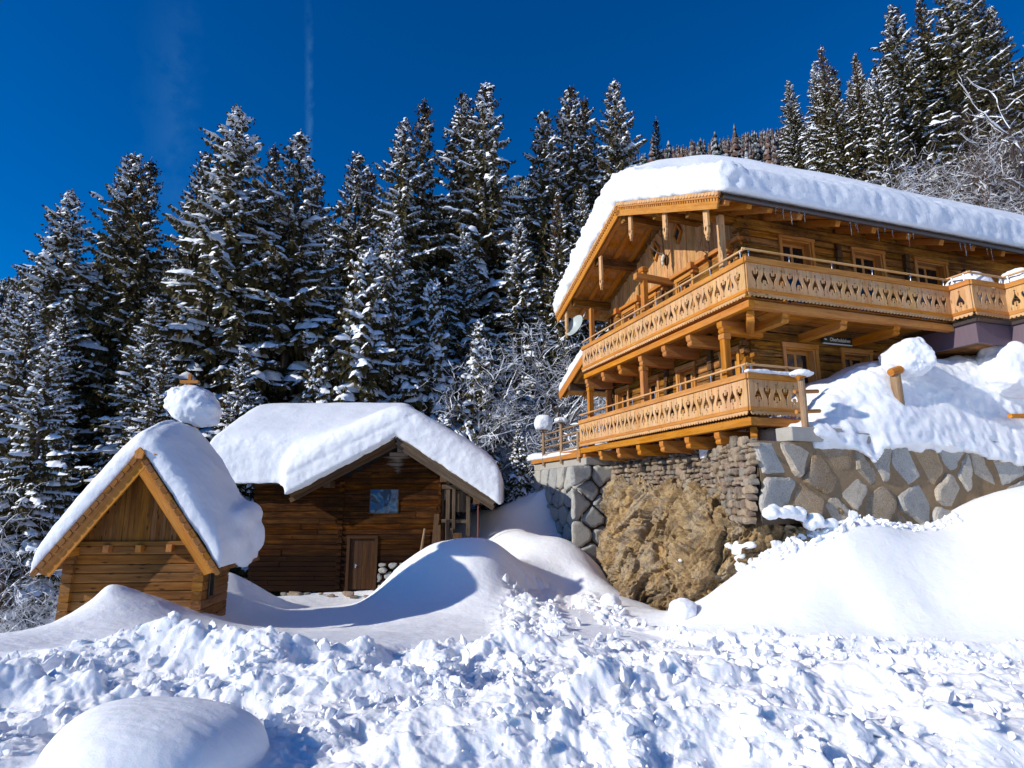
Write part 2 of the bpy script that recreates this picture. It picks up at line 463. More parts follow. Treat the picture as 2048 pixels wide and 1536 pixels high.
# ------------------------------------------------------------------ terrain
TH = radians(18.3)
CH = Vector((4.99, 12.38, 0))                      # chalet origin: outer corner of the lower balcony
SX, SY = cos(TH), sin(TH)
def chw(x, y, z=0.0):                              # chalet local -> world
    return (CH.x + SX * x - SY * y, CH.y + SY * x + SX * y, z)
CTRL = [(-7.79,9.60,.39),(-7.56,10.20,.38),(-7.78,11.20,.24),(-7.15,11.0,.88),(-7.28,10.9,.70),(-6.83,11.0,.77),(-6.37,11.0,.60),(-5.92,11.2,.37),(-5.48,11.6,.17),(-4.47,11.2,.08),
(-6.11,7.6,.45),(-5.81,8.0,.40),(-5.87,9.2,.31),(-7.05,15.5,.57),(-7.15,17.0,0),(-6.71,17.5,-.40),(-6.45,19.0,-.52),(-5.43,19.7,-.57),(-5.74,15.5,-.26),(-4.48,15.0,-.17),(-5.62,13.5,-.17),(-3.65,12.0,-.08),
(-1.24,16.2,1.34),(-2.16,16.2,1.16),(-2.93,16.2,.68),(-3.35,16.4,.21),(-3.75,16.8,-.26),(-.32,16.2,1.12),(.21,16.4,.60),(.40,16.0,.02),(-1.45,14.6,.29),(-3.03,14.4,-.07),(-.28,14.4,.21),(-2.04,12.6,-.05),(-.74,12.6,-.05),
(-3.95,15.9,-.22),(-4.4,16.6,-.36),(-3.5,15.4,-.05),(-3.7,17.6,-.42),(-2.5,15.6,.55),(-1.3,18.0,.45),(-2.6,18.2,-.1),(-3.6,19.4,-.5),(-2.0,20,.1),(-.3,18.2,.55),
(-2.15,23.0,1.55),(-1.62,23.5,1.91),(-.47,24.0,1.94),(.71,24.0,2.33),(1.29,23.6,2.75),(-.39,20.0,1.25),(.94,20.5,1.19),(1.84,19.5,1.05),(2.40,19.0,.61),(1.07,17.5,.41),(2.06,17.5,.34),(1.74,17.2,.04),(2.34,16.6,0),(.82,13.6,.02),(2.01,14.3,-.05),(2.98,14.6,-.10),(3.53,14.0,-.11),(2.67,12.2,-.01),(1.49,12.0,.03),
(4.25,12.40,0.75),(4.68,12.15,1.11),(5.25,12.05,1.45),(6.17,12.05,1.86),(7.16,12.20,1.97),(8.07,12.40,1.79),(8.96,12.50,1.86),(9.75,12.40,2.21),(10.23,12.10,2.41),(3.34,11.8,.20),(3.83,11.3,.25),(4.56,10.9,.33),(5.95,11.0,.64),(7.29,11.0,.81),(8.65,11.0,1.06),(3.99,10.6,.13),(4.94,10.0,.14),(6.38,9.8,.13),(7.75,9.6,.14),(6.25,11.40,1.37),(8.17,11.50,1.36),(9.55,11.50,1.81),(13,12,2.6),(12,9.8,.6),(12,7,.4),
(-4.72,8.7,.55),(-3.04,8.3,.42),(-4.07,7.6,.30),(-2.03,8.0,.32),(-.90,9.2,.24),(.58,9.6,.21),(2.18,10.0,.12),(3.45,9.2,.17),(5.11,8.4,.24),(6.5,8.1,.26),(-4.59,6.4,.43),(-1.66,6.6,.35),(-.13,6.8,.31),(1.48,6.9,.28),(3.62,6.9,.28),(5.15,6.8,.31),(-2.33,4.9,.40),(-1.31,5.3,.39),(-.10,5.2,.40),(1.53,5.3,.39),(3.15,5.3,.39),(3.99,5.1,.40),(-4.0,5.1,.45),
(0,3,.5),(4,2.5,.5),(-4,2.5,.55),(0,0,.6),(6,0,.6),(-6,0,.6),(-9,4,.6),(-10,7.5,.5),(9,4,.5),(0,-6,.7),
(-9.2,13,-.5),(-11,15,-1.4),(-13,11,-.2),(-15,18,-2.6),(-11,22,-2.0),(-6,26,-1.2),(-2,29,1.0),(3,29,2.2),(-18,26,-3.2),(-14,30,-2.6),(-8,31,-1.4)]
for lx, ly, z in ((2, 2, .2), (5, 3, .8), (8, 3, 1.2), (11, 1.2, 2.2), (14, 2, 3), (3, 6, .2), (6, 8, 1), (10, 8, 2.4), (2, 10.5, 1.6), (6, 13, 3.2), (12, 12, 4.5), (.2, 1.5, -.3), (0, 3.5, -.4), (.1, 6, -.3), (.2, 8, .2), (1.5, 4.5, -.6), (.5, 11, 2.0), (.5, 13, 3.0), (16, 5, 4)):
    w = chw(lx, ly); CTRL.append((w[0], w[1], z))
CTRL = np.array(CTRL, float)
def _phi(r2): return r2 * np.log(np.maximum(r2, 1e-9)) * .5
def tps_fit(P, lam=.006):
    n = len(P); d = ((P[:, None, :2] - P[None, :, :2]) ** 2).sum(2)
    A = np.zeros((n + 3, n + 3)); A[:n, :n] = _phi(d) + lam * np.eye(n)
    A[:n, n] = 1; A[:n, n + 1:] = P[:, :2]; A[n:, :n] = A[:n, n:].T
    return np.linalg.solve(A, np.concatenate([P[:, 2], np.zeros(3)]))
TPS = tps_fit(CTRL)
def tps(x, y):
    o = np.zeros(x.shape); fx, fy, fo = x.ravel(), y.ravel(), o.ravel()
    for i in range(0, len(fx), 60000):
        a, b = fx[i:i + 60000], fy[i:i + 60000]
        r2 = (a[:, None] - CTRL[None, :, 0]) ** 2 + (b[:, None] - CTRL[None, :, 1]) ** 2
        fo[i:i + 60000] = _phi(r2) @ TPS[:-3] + TPS[-3] + TPS[-2] * a + TPS[-1] * b
    return fo.reshape(x.shape)
def hill(x, y):
    ye = smin(np.asarray(y, float), 415.0 + 18 * np.sin(np.arctan2(x, np.maximum(y, 1)) * 23), 60); xe = x * ye / np.where(np.abs(y) < 1, 1, y)
    q = np.where(y > 1, ye + .33 * xe, 0)
    z = .58 * np.where(q > 150, q - 40, np.log1p(np.exp(np.clip((q - 40) / 6, -30, 30))) * 6)
    z = z + 11 * sstep(10, 32, x) * sstep(22, 46, y) * sstep(120, 60, y)
    base = -2.4 + 5.2 * sstep(-8, 8, x) + 2.5 * sstep(8, 20, x)
    back = np.where(y < 0, .6, base)
    return back + np.where(y < 0, 0, z)
def H0(x, y):
    x = np.asarray(x, float); y = np.asarray(y, float)
    h = hill(x, y)
    w = sstep(33, 25, y) * sstep(-13, -3, y) * sstep(22, 15, np.abs(x))
    m = w > 0
    if m.any():
        t = np.zeros_like(h); t[m] = np.clip(tps(x[m], y[m]), -4, 6)
        h = h * (1 - w) + t * w
    return h
def Hs(x, y): return float(H0(np.array([x]), np.array([y]))[0])

def front_mound(x, y):     # smooth snowed-over boulder at the lower left
    qx = (x + 2.80) / .84 + .05 * np.sin(y * 5 + x * 2); qy = (y - 5.08) / .80 + .06 * np.sin(x * 4.3 + 1)
    q = qx ** 2 + qy ** 2 + .25 * qx * qy
    return .40 * np.where(q < 1, np.sqrt(np.maximum(1 - q ** 1.25, 0)), 0), sstep(1.35, .9, q)
def ground_detail(x, y):
    """ploughed, lumpy snow in front; windblown smooth snow elsewhere"""
    P2 = np.stack([x, y, x * 0], 1)
    yb = np.interp(x, [-9, -6, -4.5, -3, -1.5, 0, 1.5, 2.6, 3.6, 5, 8, 12], [7.2, 8.3, 8.65, 8.8, 9.5, 9.9, 10.4, 10.7, 10.1, 9.7, 9.3, 9.1])
    yb = yb + .35 * fbm(P2, .9, 3, 5)
    rough = sstep(.25, -.25, y - yb) * sstep(1.0, 2.4, y) * sstep(-9, -6.5, x)
    mz, mm = front_mound(x, y)
    rough = rough * (1 - mm)
    # the path between the mound and the rock is loosely churned too
    pth = sstep(.9, .3, np.abs(x - np.interp(y, [11, 13, 15, 17], [.4, .3, .6, .9]))) * sstep(10.5, 11.2, y) * sstep(17.5, 16.2, y)
    pth = np.maximum(pth, .9 * sstep(.45, .15, np.abs(x - np.interp(y, [12, 14.5, 16.4], [2.3, 1.95, 1.9]))) * sstep(11, 12, y) * sstep(17, 16, y))
    # banks heaped by the plough
    z = np.zeros(x.shape)
    big = fbm(P2, .42, 3, 21) * .22
    ridge = np.exp(-((y - np.interp(x, [-6.5, -4.7, -3, -1.2, .5], [8.1, 8.5, 8.4, 9.2, 9.7])) / .30) ** 2) * np.interp(x, [-6.8, -6, -4.7, -3, -1.2, .5, 1.4], [0, .12, .26, .20, .17, .12, 0])
    ridge2 = np.exp(-((y - np.interp(x, [-6, -4, -2.4, -1, 1], [6.6, 6.85, 7.2, 7.6, 8.4])) / .30) ** 2) * np.interp(x, [-6.5, -5.5, -3.4, -1.8, -.6, .8], [0, .20, .19, .19, .14, 0])
    ridge3 = np.exp(-((y - np.interp(x, [-.4, 1.2, 3, 5, 8], [6.6, 7.3, 7.7, 7.3, 6.9])) / .42) ** 2) * np.interp(x, [-1, 0, 2, 4, 8], [0, .22, .26, .2, .12])
    ridge4 = np.exp(-((y - np.interp(x, [-1.6, 0, 2, 5], [5.0, 5.6, 5.7, 5.5])) / .35) ** 2) * np.interp(x, [-2, -1, 1, 4, 6], [0, .18, .22, .2, .1])
    berm = np.exp(-((y - np.interp(x, [2.4, 3.4, 5, 8], [11.4, 10.5, 9.9, 9.5])) / .16) ** 2) * sstep(2.2, 3, x) * .11
    front = sstep(0, .45, ridge * 1.6) * 0
    strip = sstep(.35, .15, np.abs(y - np.interp(x, [2.3, 3.5, 5], [10.25, 9.5, 8.95]))) * sstep(2.0, 2.6, x) * sstep(5.4, 4.6, x)
    wob = np.stack([x + .10 * fbm(P2, 2.2, 2, 31), y + .10 * fbm(P2, 2.2, 2, 37)], 1)
    wx, wy = wob[:, 0], wob[:, 1]
    pat = np.clip(.5 + 1.3 * fbm(P2, .55, 3, 41), .12, 1)          # lumpier and calmer patches
    L1 = lumps(wx, wy, .70, 3, .55); L2 = lumps(wx, wy, .33, 5, .7); L3 = lumps(wx, wy, .15, 9, .8); L4 = lumps(x, y, .07, 13, .9)
    W2 = np.stack([wx, wy, wx * 0], 1)
    def billow(f, sd): return .5 - np.abs(perlin(W2 * f, sd))
    fine = fbm(P2, 5.5, 4, 51, .6)
    lump = (L1 * .22 + L2 * .26 + L3 * .30 + L4 * .30) * pat + (.25 + .75 * pat) * (.36 * billow(.95, 81) + .19 * billow(2.1, 83) + .095 * billow(4.6, 85) + .045 * billow(9.5, 87) + .02 * billow(20, 89)) + .018 * fine + .010 * fbm(P2, 17, 3, 53) - .26 * pat - .11
    calm = 1 - .85 * strip
    z = rough * calm * (big + lump) + (ridge + ridge2 + ridge3 + ridge4) * (1 - mm) * sstep(1, 3, y) + berm
    # lumps riding on bank crests
    cr = np.maximum.reduce([ridge / .26, ridge2 / .2, ridge3 / .26])
    z = z + (1 - mm) * sstep(.5, .95, cr) * (L2 * .40 + L3 * .40)
    z = z + berm * 4.5 * (L3 * .6 + L4 * .5) + pth * (1 - rough) * (L2 * .45 + L3 * .45 + L4 * .4 + .05 * fine)
    z = z + mz
    calmn = (1 - rough) * (1 - pth)
    z = z + calmn * (.045 * fbm(P2, .8, 3, 61) + .014 * fbm(P2 * [1, 2.4, 1], 3.2, 4, 63, .6)) * sstep(40, 20, y)
    return z
def Hd(x, y):
    x = np.asarray(x, float).ravel(); y = np.asarray(y, float).ravel()
    return H0(x, y) + ground_detail(x, y)

# one sheet: rings round the viewpoint's foot, fine where the ploughed snow is close, reaching the far slopes
th = np.concatenate([np.linspace(-180, -54, 40)[:-1], np.linspace(-54, -44, 60)[:-1], np.linspace(-44, 44, 860), np.linspace(44, 54, 60)[1:], np.linspace(54, 180, 40)[1:-1]])
rr = np.concatenate([[.4, 1, 2, 3, 3.6], np.geomspace(4.0, 12.5, 620), np.geomspace(12.58, 30, 230)[0:], np.geomspace(31, 120, 70), np.geomspace(125, 2600, 60)])
TT, RR = np.meshgrid(np.radians(th), rr, indexing='ij')
gx = (np.sin(TT) * RR).ravel(); gy = (np.cos(TT) * RR).ravel()
gz = H0(gx, gy)
nearm = (np.hypot(gx, gy) < 45) & (gy > -3)
gz[nearm] += ground_detail(gx[nearm], gy[nearm])
nt_, nr_ = TT.shape
I = np.arange(nt_ * nr_).reshape(nt_, nr_)
J = np.roll(I, -1, axis=0)
GF = np.stack([I[:, :-1], J[:, :-1], J[:, 1:], I[:, 1:]], -1).reshape(-1, 4)[:, ::-1]
ground = mesh_obj('snow_ground', np.stack([gx, gy, gz], 1), GF, SNOW_ROUGH, smooth=True)
tag(ground, kind='structure')
print('ground', len(gx), time.time() - T0)

# loose clods of ploughed snow, far too many to count
def clod_mesh(seed, h=.23):
    r = np.random.default_rng(seed)
    nn = r.normal(size=(11, 3)); nn /= np.linalg.norm(nn, axis=1)[:, None]; dd = .62 + .45 * r.random(11)
    def f(X, Y, Z):
        d = np.full(X.shape, -9.0, np.float32)
        for q, a in zip(nn, dd): d = smax(d, X * q[0] + Y * q[1] + Z * q[2] - a, .5)
        p = np.stack([X.ravel(), Y.ravel(), Z.ravel()], 1)
        return d + (.24 * fbm(p, 1.5, 4, seed, .6)).reshape(X.shape)
    return nets(f, (-1.6,) * 3, (1.6,) * 3, h)
protos = [clod_mesh(100 + i) for i in range(6)] 
fine_p = [clod_mesh(100 + i, .12) for i in range(6)]
cv, cf = [], []; off = 0
n = 5200
cx = rng.uniform(-6.8, 8.5, n * 3); cy = 4.2 + 6.9 * rng.random(n * 3) ** .9
den = np.clip(.35 + 1.5 * fbm(np.stack([cx, cy, cx * 0], 1), .7, 3, 41), 0, 1)
ybx = np.interp(cx, [-9, -6, -4.5, -3, -1.5, 0, 1.5, 2.6, 3.6, 5, 8, 12], [7.2, 8.4, 8.75, 8.9, 9.6, 10, 10.6, 10.8, 10.2, 9.75, 9.4, 9.2])
keep = (rng.random(n * 3) < den) & (cy < ybx) & (np.abs(cx) < cy * .93 + .4) & (front_mound(cx, cy)[1] < .2)
cx, cy = cx[keep][:n], cy[keep][:n]
# some roll down beside the path and along the foot of the right-hand bank
ex = np.concatenate([rng.normal(.55, .35, 170), rng.uniform(2.6, 8.0, 260), rng.normal(2.0, .3, 120)])
ey = np.concatenate([rng.uniform(10.5, 15.5, 170), np.zeros(260), rng.uniform(11.5, 16.3, 120)])
ey[170:430] = np.interp(ex[170:430], [2.4, 3.4, 5, 8], [11.4, 10.5, 9.9, 9.5]) + rng.normal(0, .16, 260)
# crumbs along the upper edge of the right-hand bank, under the boulder wall
crest = np.array([(4.6, 12.25), (5.2, 11.95), (5.75, 11.95), (6.2, 12.0), (6.9, 12.12), (7.6, 12.35), (8.3, 12.5), (9.3, 12.6)])
cq = rng.uniform(0, 7, 420); ck_ = cq.astype(int); ct = (cq - ck_)[:, None]
cp = crest[ck_] * (1 - ct) + crest[ck_ + 1] * ct + rng.normal(0, .11, (420, 2))
cx = np.concatenate([cx, cp[:, 0], ex]); cy = np.concatenate([cy, cp[:, 1], ey])
cz = Hd(cx, cy)
for i in range(len(cx)):
    s = .011 + .085 * rng.random() ** 6.0
    if i > len(cx) - 970: s = .014 + .08 * rng.random() ** 4
    V, F = (fine_p if s > .05 else protos)[int(rng.integers(6))]
    a = rng.normal(size=(3, 3)); Q, _ = np.linalg.qr(a)
    cv.append((V * [1, 1, .85]) @ Q * s + [cx[i], cy[i], cz[i] + s * .35]); cf.append(F + off); off += len(V)
clods = mesh_obj('snow_clods', np.concatenate(cv), np.concatenate(cf), SNOW_CLOD, smooth=True)
tag(clods, 'loose lumps of ploughed snow strewn over the churned foreground', 'snow clods', kind='stuff')
# a few big rolled snowballs are things of their own
def snow_lump(name, x, y, r, seed, label, flat=.85):
    def f(X, Y, Z):
        p = np.stack([X.ravel(), Y.ravel(), Z.ravel()], 1)
        return np.sqrt(X * X + Y * Y + (Z / flat) ** 2) - r + (.22 * r * fbm(p, 1.4 / r, 4, seed)).reshape(X.shape)
    V, F = nets(f, (-1.5 * r,) * 3, (1.5 * r,) * 3, r / 16)
    o = mesh_obj(name, V, F, SNOW_ROUGH, smooth=True); o.location = (x, y, float(Hd([x], [y])[0]) + r * .35)
    return tag(o, label, 'snowball')
snow_lump('snowball', 3.28, 12.0, .27, 5, 'round rolled snowball at the foot of the smooth bank below the rock')
snow_lump('snowball', 2.25, 14.3, .24, 6, 'lone snow block casting a shadow on the packed path')
print('clods', off, time.time() - T0)

# ------------------------------------------------------------------ chalet (local axes: x along the side, y along the gable, z up)
chalet = empty('chalet', CH, TH)
tag(chalet, 'large two storey larch log chalet with carved balconies, on a stone base', 'chalet')
GX, WY = 1.2, 1.25            # gable wall plane x, side wall plane y
YL, XR = 8.3, 14.2            # far ends
APY, APZ, RS, LS = 4.49, 11.07, .4376, .41
def roofz(y): return APZ - (RS * (APY - y) if y < APY else LS * (y - APY))

def log_wall(mb, axis, plane, a0, a1, z0, z1, n, holes, h=.205, top=None, step=.22, jit=.012, gap=.020, thick=.06):
    """courses of hewn logs; holes: (a0, a1, z0, z1)"""
    z = z0
    while z < z1 - .03:
        hh = min(h * random.uniform(.82, 1.18), z1 - z)
        lo, hi = a0, a1
        if top:
            lo2, hi2 = top(z + hh)
            lo, hi = max(lo, lo2), min(hi, hi2)
        segs = [(lo, hi)]
        for (b0, b1, c0, c1) in holes:
            if z + hh > c0 + .02 and z < c1 - .02:
                segs = [s for q in segs for s in (((q[0], min(q[1], b0)), (max(q[0], b1), q[1])) if q[0] < b1 and q[1] > b0 else (q,))]
        o = random.uniform(-.008, .012)
        for s0, s1 in segs:
            if s1 - s0 < .04: continue
            if axis == 'y': p0, p1 = (plane, s0, z + gap / 2), (plane, s1, z + gap / 2)
            else: p0, p1 = (s0, plane, z + gap / 2), (s1, plane, z + gap / 2)
            mb.rough(p0, p1, n, hh - gap, thick + o, step, jit)
        z += hh

low_win_g = [(7.05, 7.82), (5.24, 6.03), (3.42, 4.15), (1.62, 2.19)]
up_win_g = [(6.4, 7.2), (5.16, 5.93), (3.25, 3.94), (1.40, 1.95)]
side_up = [(2.38, 3.33), (4.78, 5.77), (7.05, 8.15)]
side_lo = [(2.2, 3.12), (4.05, 4.9)]
mb = MB()
holes = [(a, b, 4.95, 5.97) for a, b in low_win_g] + [(a, b, 7.1, 8.56) for a, b in up_win_g]
log_wall(mb, 'y', GX, WY, YL, 3.9, 8.74, (-1, 0, 0), holes)
mb.build('gable_wall', OLDLOG, chalet)
mb = MB()
holes = [(a, b, 7.0, 8.94) for a, b in side_up] + [(a, b, 5.1, 6.05) for a, b in side_lo]
log_wall(mb, 'x', WY, GX, XR, 3.9, 9.6, (0, -1, 0), holes)
mb.build('side_wall', OLDLOG, chalet)
mb = MB()                       # dark core behind the logs, so joints read dark
mb.box((GX + .32, WY + .32, 3.6), (XR, YL - .1, 9.2))
mb.v = mb.v; core = mb.build('wall_core', DARK, chalet)
mb = MB()
for pl in ('front',):
    y = WY + .02
    while y < YL:
        w = random.uniform(.13, .21); y1 = min(y + w, YL)
        zt = min(roofz(y), roofz(y1)) - .32
        if zt > 8.95: mb.box((GX - .05 - random.random() * .012, y + .004, 8.82), (GX + .01, y1 - .004, zt), along=2)
        y = y1
mb.box((GX + .02, WY, 8.8), (GX + .06, YL, 9.25))
mb.build('gable_boarding', GABLEB, chalet, .004)
mb = MB()
tri = [(WY, 9.2), (YL, 9.2), (APY, APZ - .4)]
mb.prism([(u, v) for u, v in tri], lambda u, v, w: (GX + .03 + w, u, v), .05)
mb.build('gable_backing', DARK, chalet)
mb = MB()                       # ledge beam with dark shadow board and joist heads
mb.box((GX - .20, WY - .1, 8.70), (GX, YL + .1, 8.81)); mb.box((GX - .08, WY - .05, 8.60), (GX, YL + .05, 8.70))
mb.build('tie_beam', BEAM, chalet, .01)
for y in (1.55, 3.0, 4.45, 5.9, 7.3):
    mb = MB(); mb.box((GX - .34, y - .08, 8.60), (GX - .08, y + .08, 8.80)); mb.box((GX - .27, y - .07, 8.50), (GX - .08, y + .07, 8.6))
    mb.build('joist_head', BEAM, chalet, .012)
for yy, zz in ((3.78, 10.02), (4.98, 9.98)):      # diamond gable windows
    mb = MB()
    pts = [Vector((GX - .10, yy, zz + .30)), Vector((GX - .10, yy + .19, zz)), Vector((GX - .10, yy, zz - .30)), Vector((GX - .10, yy - .19, zz))]
    for i in range(4): mb.beam(pts[i], pts[(i + 1) % 4], .06, .065, up=(-1, 0, 0), ext=.02)
    d = mb.build('diamond_window', BEAM, chalet)
    mb = MB(); mb.prism([(yy, zz + .27), (yy - .165, zz), (yy, zz - .27), (yy + .165, zz)], lambda u, v, w: (GX - .075 + w, u, v), .015)
    mb.build('pane', DARK, d)
# log-end columns where inner walls cross
for axis, a, z0, z1, name in (('c', 0, 3.95, 9.3, 0), ('y', 7.98, 3.95, 8.6, 0), ('y', 4.72, 3.95, 8.6, 0), ('y', 2.62, 4.0, 6.5, 0), ('x', 6.62, 6.9, 9.25, 0), ('x', 4.2, 8.2, 9.3, 0)):
    mb = MB(); z = z0
    while z < z1:
        hh = .205 * random.uniform(.85, 1.15); e = .07 + random.random() * .05
        if axis == 'c':
            mb.box((GX - .15 - random.random() * .06, WY - .02, z), (GX + .12, WY + .12, z + hh * .55), jit=.006)
            mb.box((GX - .02, WY - .15 - random.random() * .06, z + hh * .55), (GX + .12, WY + .12, z + hh - .01), jit=.006)
        elif axis == 'y': mb.box((GX - .06 - e, a - .08, z), (GX, a + .08, z + hh - .018), jit=.006)
        else: mb.box((a - .08, WY - .06 - e, z), (a + .08, WY, z + hh - .018), jit=.006)
        z += hh
    if axis == 'y': mb.box((GX - .05, a - .07, z0), (GX + .05, a + .07, z - .05))
    if axis == 'x': mb.box((a - .07, WY - .05, z0), (a + .07, WY + .05, z - .05))
    mb.build('log_end_column', OLDLOG if axis == 'c' else DARKWOOD, chalet)

def window(axis, plane, a0, a1, z0, z1, door=False, ajar=False, reflect=None):
    """casing, set-back sash with mullions, glass"""
    sgn = -1
    def P(a, d, z): return (plane + d, a, z) if axis == "y" else (a, plane + d, z)
    def bx(mb, a, b, d0, d1, c, e):
        p, q = P(a, d0, c), P(b, d1, e)
        mb.box([min(p[i], q[i]) for i in range(3)], [max(p[i], q[i]) for i in range(3)])
    mb = MB()       # jamb lining
    bx(mb, a0, a0 + .04, -.07, .2, z0, z1); bx(mb, a1 - .04, a1, -.07, .2, z0, z1); bx(mb, a0 + .04, a1 - .04, -.07, .2, z1 - .04, z1); bx(mb, a0 + .04, a1 - .04, -.07, .2, z0, z0 + .04)
    w = mb.build('door' if door else 'window', WINF, chalet, .004)
    mb = MB()
    bx(mb, a0 - .09, a0, -.105, -.055, z0 - .05, z1); bx(mb, a1, a1 + .09, -.105, -.055, z0 - .05, z1); bx(mb, a0 - .11, a1 + .11, -.115, -.055, z1, z1 + .12)
    mb.build('casing', WINF, w, .004)
    mb = MB(); m = (a0 + a1) / 2; d0, d1 = .10, .15
    bx(mb, a0 + .04, a0 + .11, d0, d1, z0 + .04, z1 - .04); bx(mb, a1 - .11, a1 - .04, d0, d1, z0 + .04, z1 - .04)
    bx(mb, a0 + .11, a1 - .11, d0, d1, z1 - .12, z1 - .04); bx(mb, a0 + .11, a1 - .11, d0, d1, z0 + .04, z0 + .12)
    bx(mb, m - .04, m + .04, d0 + .005, d1 - .005, z0 + .12, z1 - .12)
    mb.build('sash', WINF, w, .004)
    mb = MB(); bx(mb, a0 + .11, a1 - .11, .12, .128, z0 + .12, z1 - .12)
    mb.build('pane', GLASS, w)
for a, b in low_win_g: window('y', GX, a, b, 4.95, 5.97)
for a, b in up_win_g: window('y', GX, a, b, 7.1, 8.56)
for a, b in side_up: window('x', WY, a, b, 6.9, 8.94, door=(a > 4))
for a, b in side_lo: window('x', WY, a, b, 5.1, 6.05)

# ---- carved balconies
PW = .2365
MK = 1.42
def profile_Y(h):   # half outline of a cut-out: (height, half width), bottom to top
    k = h / .61
    pts = [(.075, 0), (.092, .017), (.110, .004), (.17, .006), (.23, .018), (.29, .042), (.335, .058), (.375, .066), (.415, .067), (.437, .055), (.440, .036), (.420, .026), (.395, .030), (.372, .022), (.360, .004), (.395, .004), (.455, .004), (.474, .017), (.493, .0)]
    return [(a * k, b * MK) for a, b in pts]
def profile_A(h):
    return [(h - a, b) for a, b in profile_Y(h)][::-1]
def carved(mb, p0, d, L, z0, h, nrm, t=.028, start=0):
    """boards along direction d from p0, cut-outs centred on every joint"""
    n = max(1, round(L / PW)); w = L / n; p0 = Vector(p0); d = Vector(d); nrm = Vector(nrm)
    for i in range(n):
        lf = (profile_Y if (i + start) % 2 else profile_A)(h) if i > 0 else []
        rt = (profile_Y if (i + 1 + start) % 2 else profile_A)(h) if i < n - 1 else []
        dy = random.uniform(-.004, .004)
        poly = [(i * w + .002, 0), ((i + 1) * w - .002, 0)]
        poly += [((i + 1) * w - .002 - b, a + dy) for a, b in rt]
        poly += [((i + 1) * w - .002, h), (i * w + .002, h)]
        poly += [(i * w + .002 + b, a + dy) for a, b in lf[::-1]]
        o = random.uniform(0, .004)
        mb.prism(poly, lambda u, v, q: p0 + d * u + nrm * (q + o) + Vector((0, 0, z0 + v)), t, along=1)
def scallop(mb, p0, d, L, z1, h, nrm, t=.022):
    n = max(1, round(L / .1)); w = L / n; p0 = Vector(p0); d = Vector(d); nrm = Vector(nrm)
    k = 0
    while k < n:
        m = min(12, n - k); poly = []
        for i in range(m):
            for a in range(5):
                f = a / 5; poly.append(((k + i + f) * w, -h + h * .42 * (1 - sin(pi * f)) ** 1.3))
        poly += [((k + m) * w, -h + h * .42), ((k + m) * w, 0), (k * w, 0)]
        mb.prism(poly, lambda u, v, q: p0 + d * u + nrm * q + Vector((0, 0, z1 + v)), t, along=0)
        k += m
def parapet(bal, p0, p1, ztop, start=0, posts=True, rail=True, metal=False):
    p0 = Vector(p0); p1 = Vector(p1); d = (p1 - p0); L = d.length; d.normalize()
    nrm = Vector((d.y, -d.x, 0))            # outward: right of the walking direction
    z = ztop
    mb = MB(); carved(mb, p0, d, L, z - .745, .61, nrm, start=start)
    mb.build('carved_boards', LARCH, bal)
    mb = MB(); scallop(mb, p0 + nrm * .03, d, L, z - .80, .10, nrm)
    mb.build('scalloped_trim', LARCH, bal)
    mb = MB()
    mb.beam(p0 + nrm * .03 + Vector((0, 0, z - .065)), p1 + nrm * .03 + Vector((0, 0, z - .065)), .075, .13, ext=.03)
    mb.build('top_rail', BEAM, bal, .008); mb = MB()
    mb.beam(p0 + nrm * .03 + Vector((0, 0, z - .772)), p1 + nrm * .03 + Vector((0, 0, z - .772)), .075, .085, ext=.03)
    mb.build('base_rail', BEAM, bal, .008)
    if rail:
        mb = MB(); mb.tube(p0 + Vector((0, 0, z + .19)) - d * .05, p1 + Vector((0, 0, z + .19)) + d * .05, .027, n=10)
        mb.build('handrail', LARCH, bal, smooth=False)
        n = max(1, round(L / 1.25))
        for i in range(n + 1):
            mb = MB(); q = p0 + d * min(max(L * i / n, .12), L - .12)
            mb.tube(q + Vector((0, 0, z - .02)), q + Vector((0, 0, z + .165)), .011, n=6)
            mb.tube(q + Vector((0, 0, z + .13)), q + Vector((0, 0, z + .185)), .02, n=6)
            mb.build('rail_bracket', STEEL, bal)

def console(bal, p_wall, p_out, ztop, w=.18, h=.31, mat=BEAM):
    """bracket beam with a rounded nose"""
    p0 = Vector(p_wall); p1 = Vector(p_out); d = (p1 - p0); L = d.length; d.normalize(); s = Vector((-d.y, d.x, 0))
    poly = [(0, -h), (L - .10, -h), (L - .05, -h + .025), (L - .025, -h + .07), (L - .045, -h + .12), (L - .01, -h + .16), (L, -h + .20), (L, 0), (0, 0)]
    mb = MB(); mb.prism(poly, lambda u, v, q: p0 + d * u + s * (q - w / 2) + Vector((0, 0, ztop + v)), w, along=0)
    return mb.build('bracket', mat, bal, .008)

# lower balcony
bl = MB()
for k in range(9):
    bl.box((.06 + k * .127, .1, 4.10 - .03), (.06 + k * .127 + .122, 8.35, 4.10))
bl.box((.0, -.02, 3.90), (.16, 8.45, 4.07)); 
lower = bl.build('lower_balcony', BEAM, chalet, .006)
parapet(lower, (0, 8.42, 0), (0, 0, 0), 5.02, 0)
parapet(lower, (0, 0, 0), (1.45, 0.02, 0), 5.02, 1)
mb = MB(); mb.box((.16, -.02, 3.90), (1.5, .14, 4.07)); mb.box((.1, .14, 4.07), (1.5, 1.2, 4.10))
mb.build('edge_beam', BEAM, lower, .008)
for y in (1.22, 2.38, 3.53, 4.73, 5.92, 7.11, 8.3): console(lower, (GX + .02, y, 0), (.06, y, 0), 3.897)
console(lower, (1.28, WY, 0), (1.28, .1, 0), 3.897); console(lower, (GX, WY, 0), (.25, .22, 0), 3.897, .14, .26)
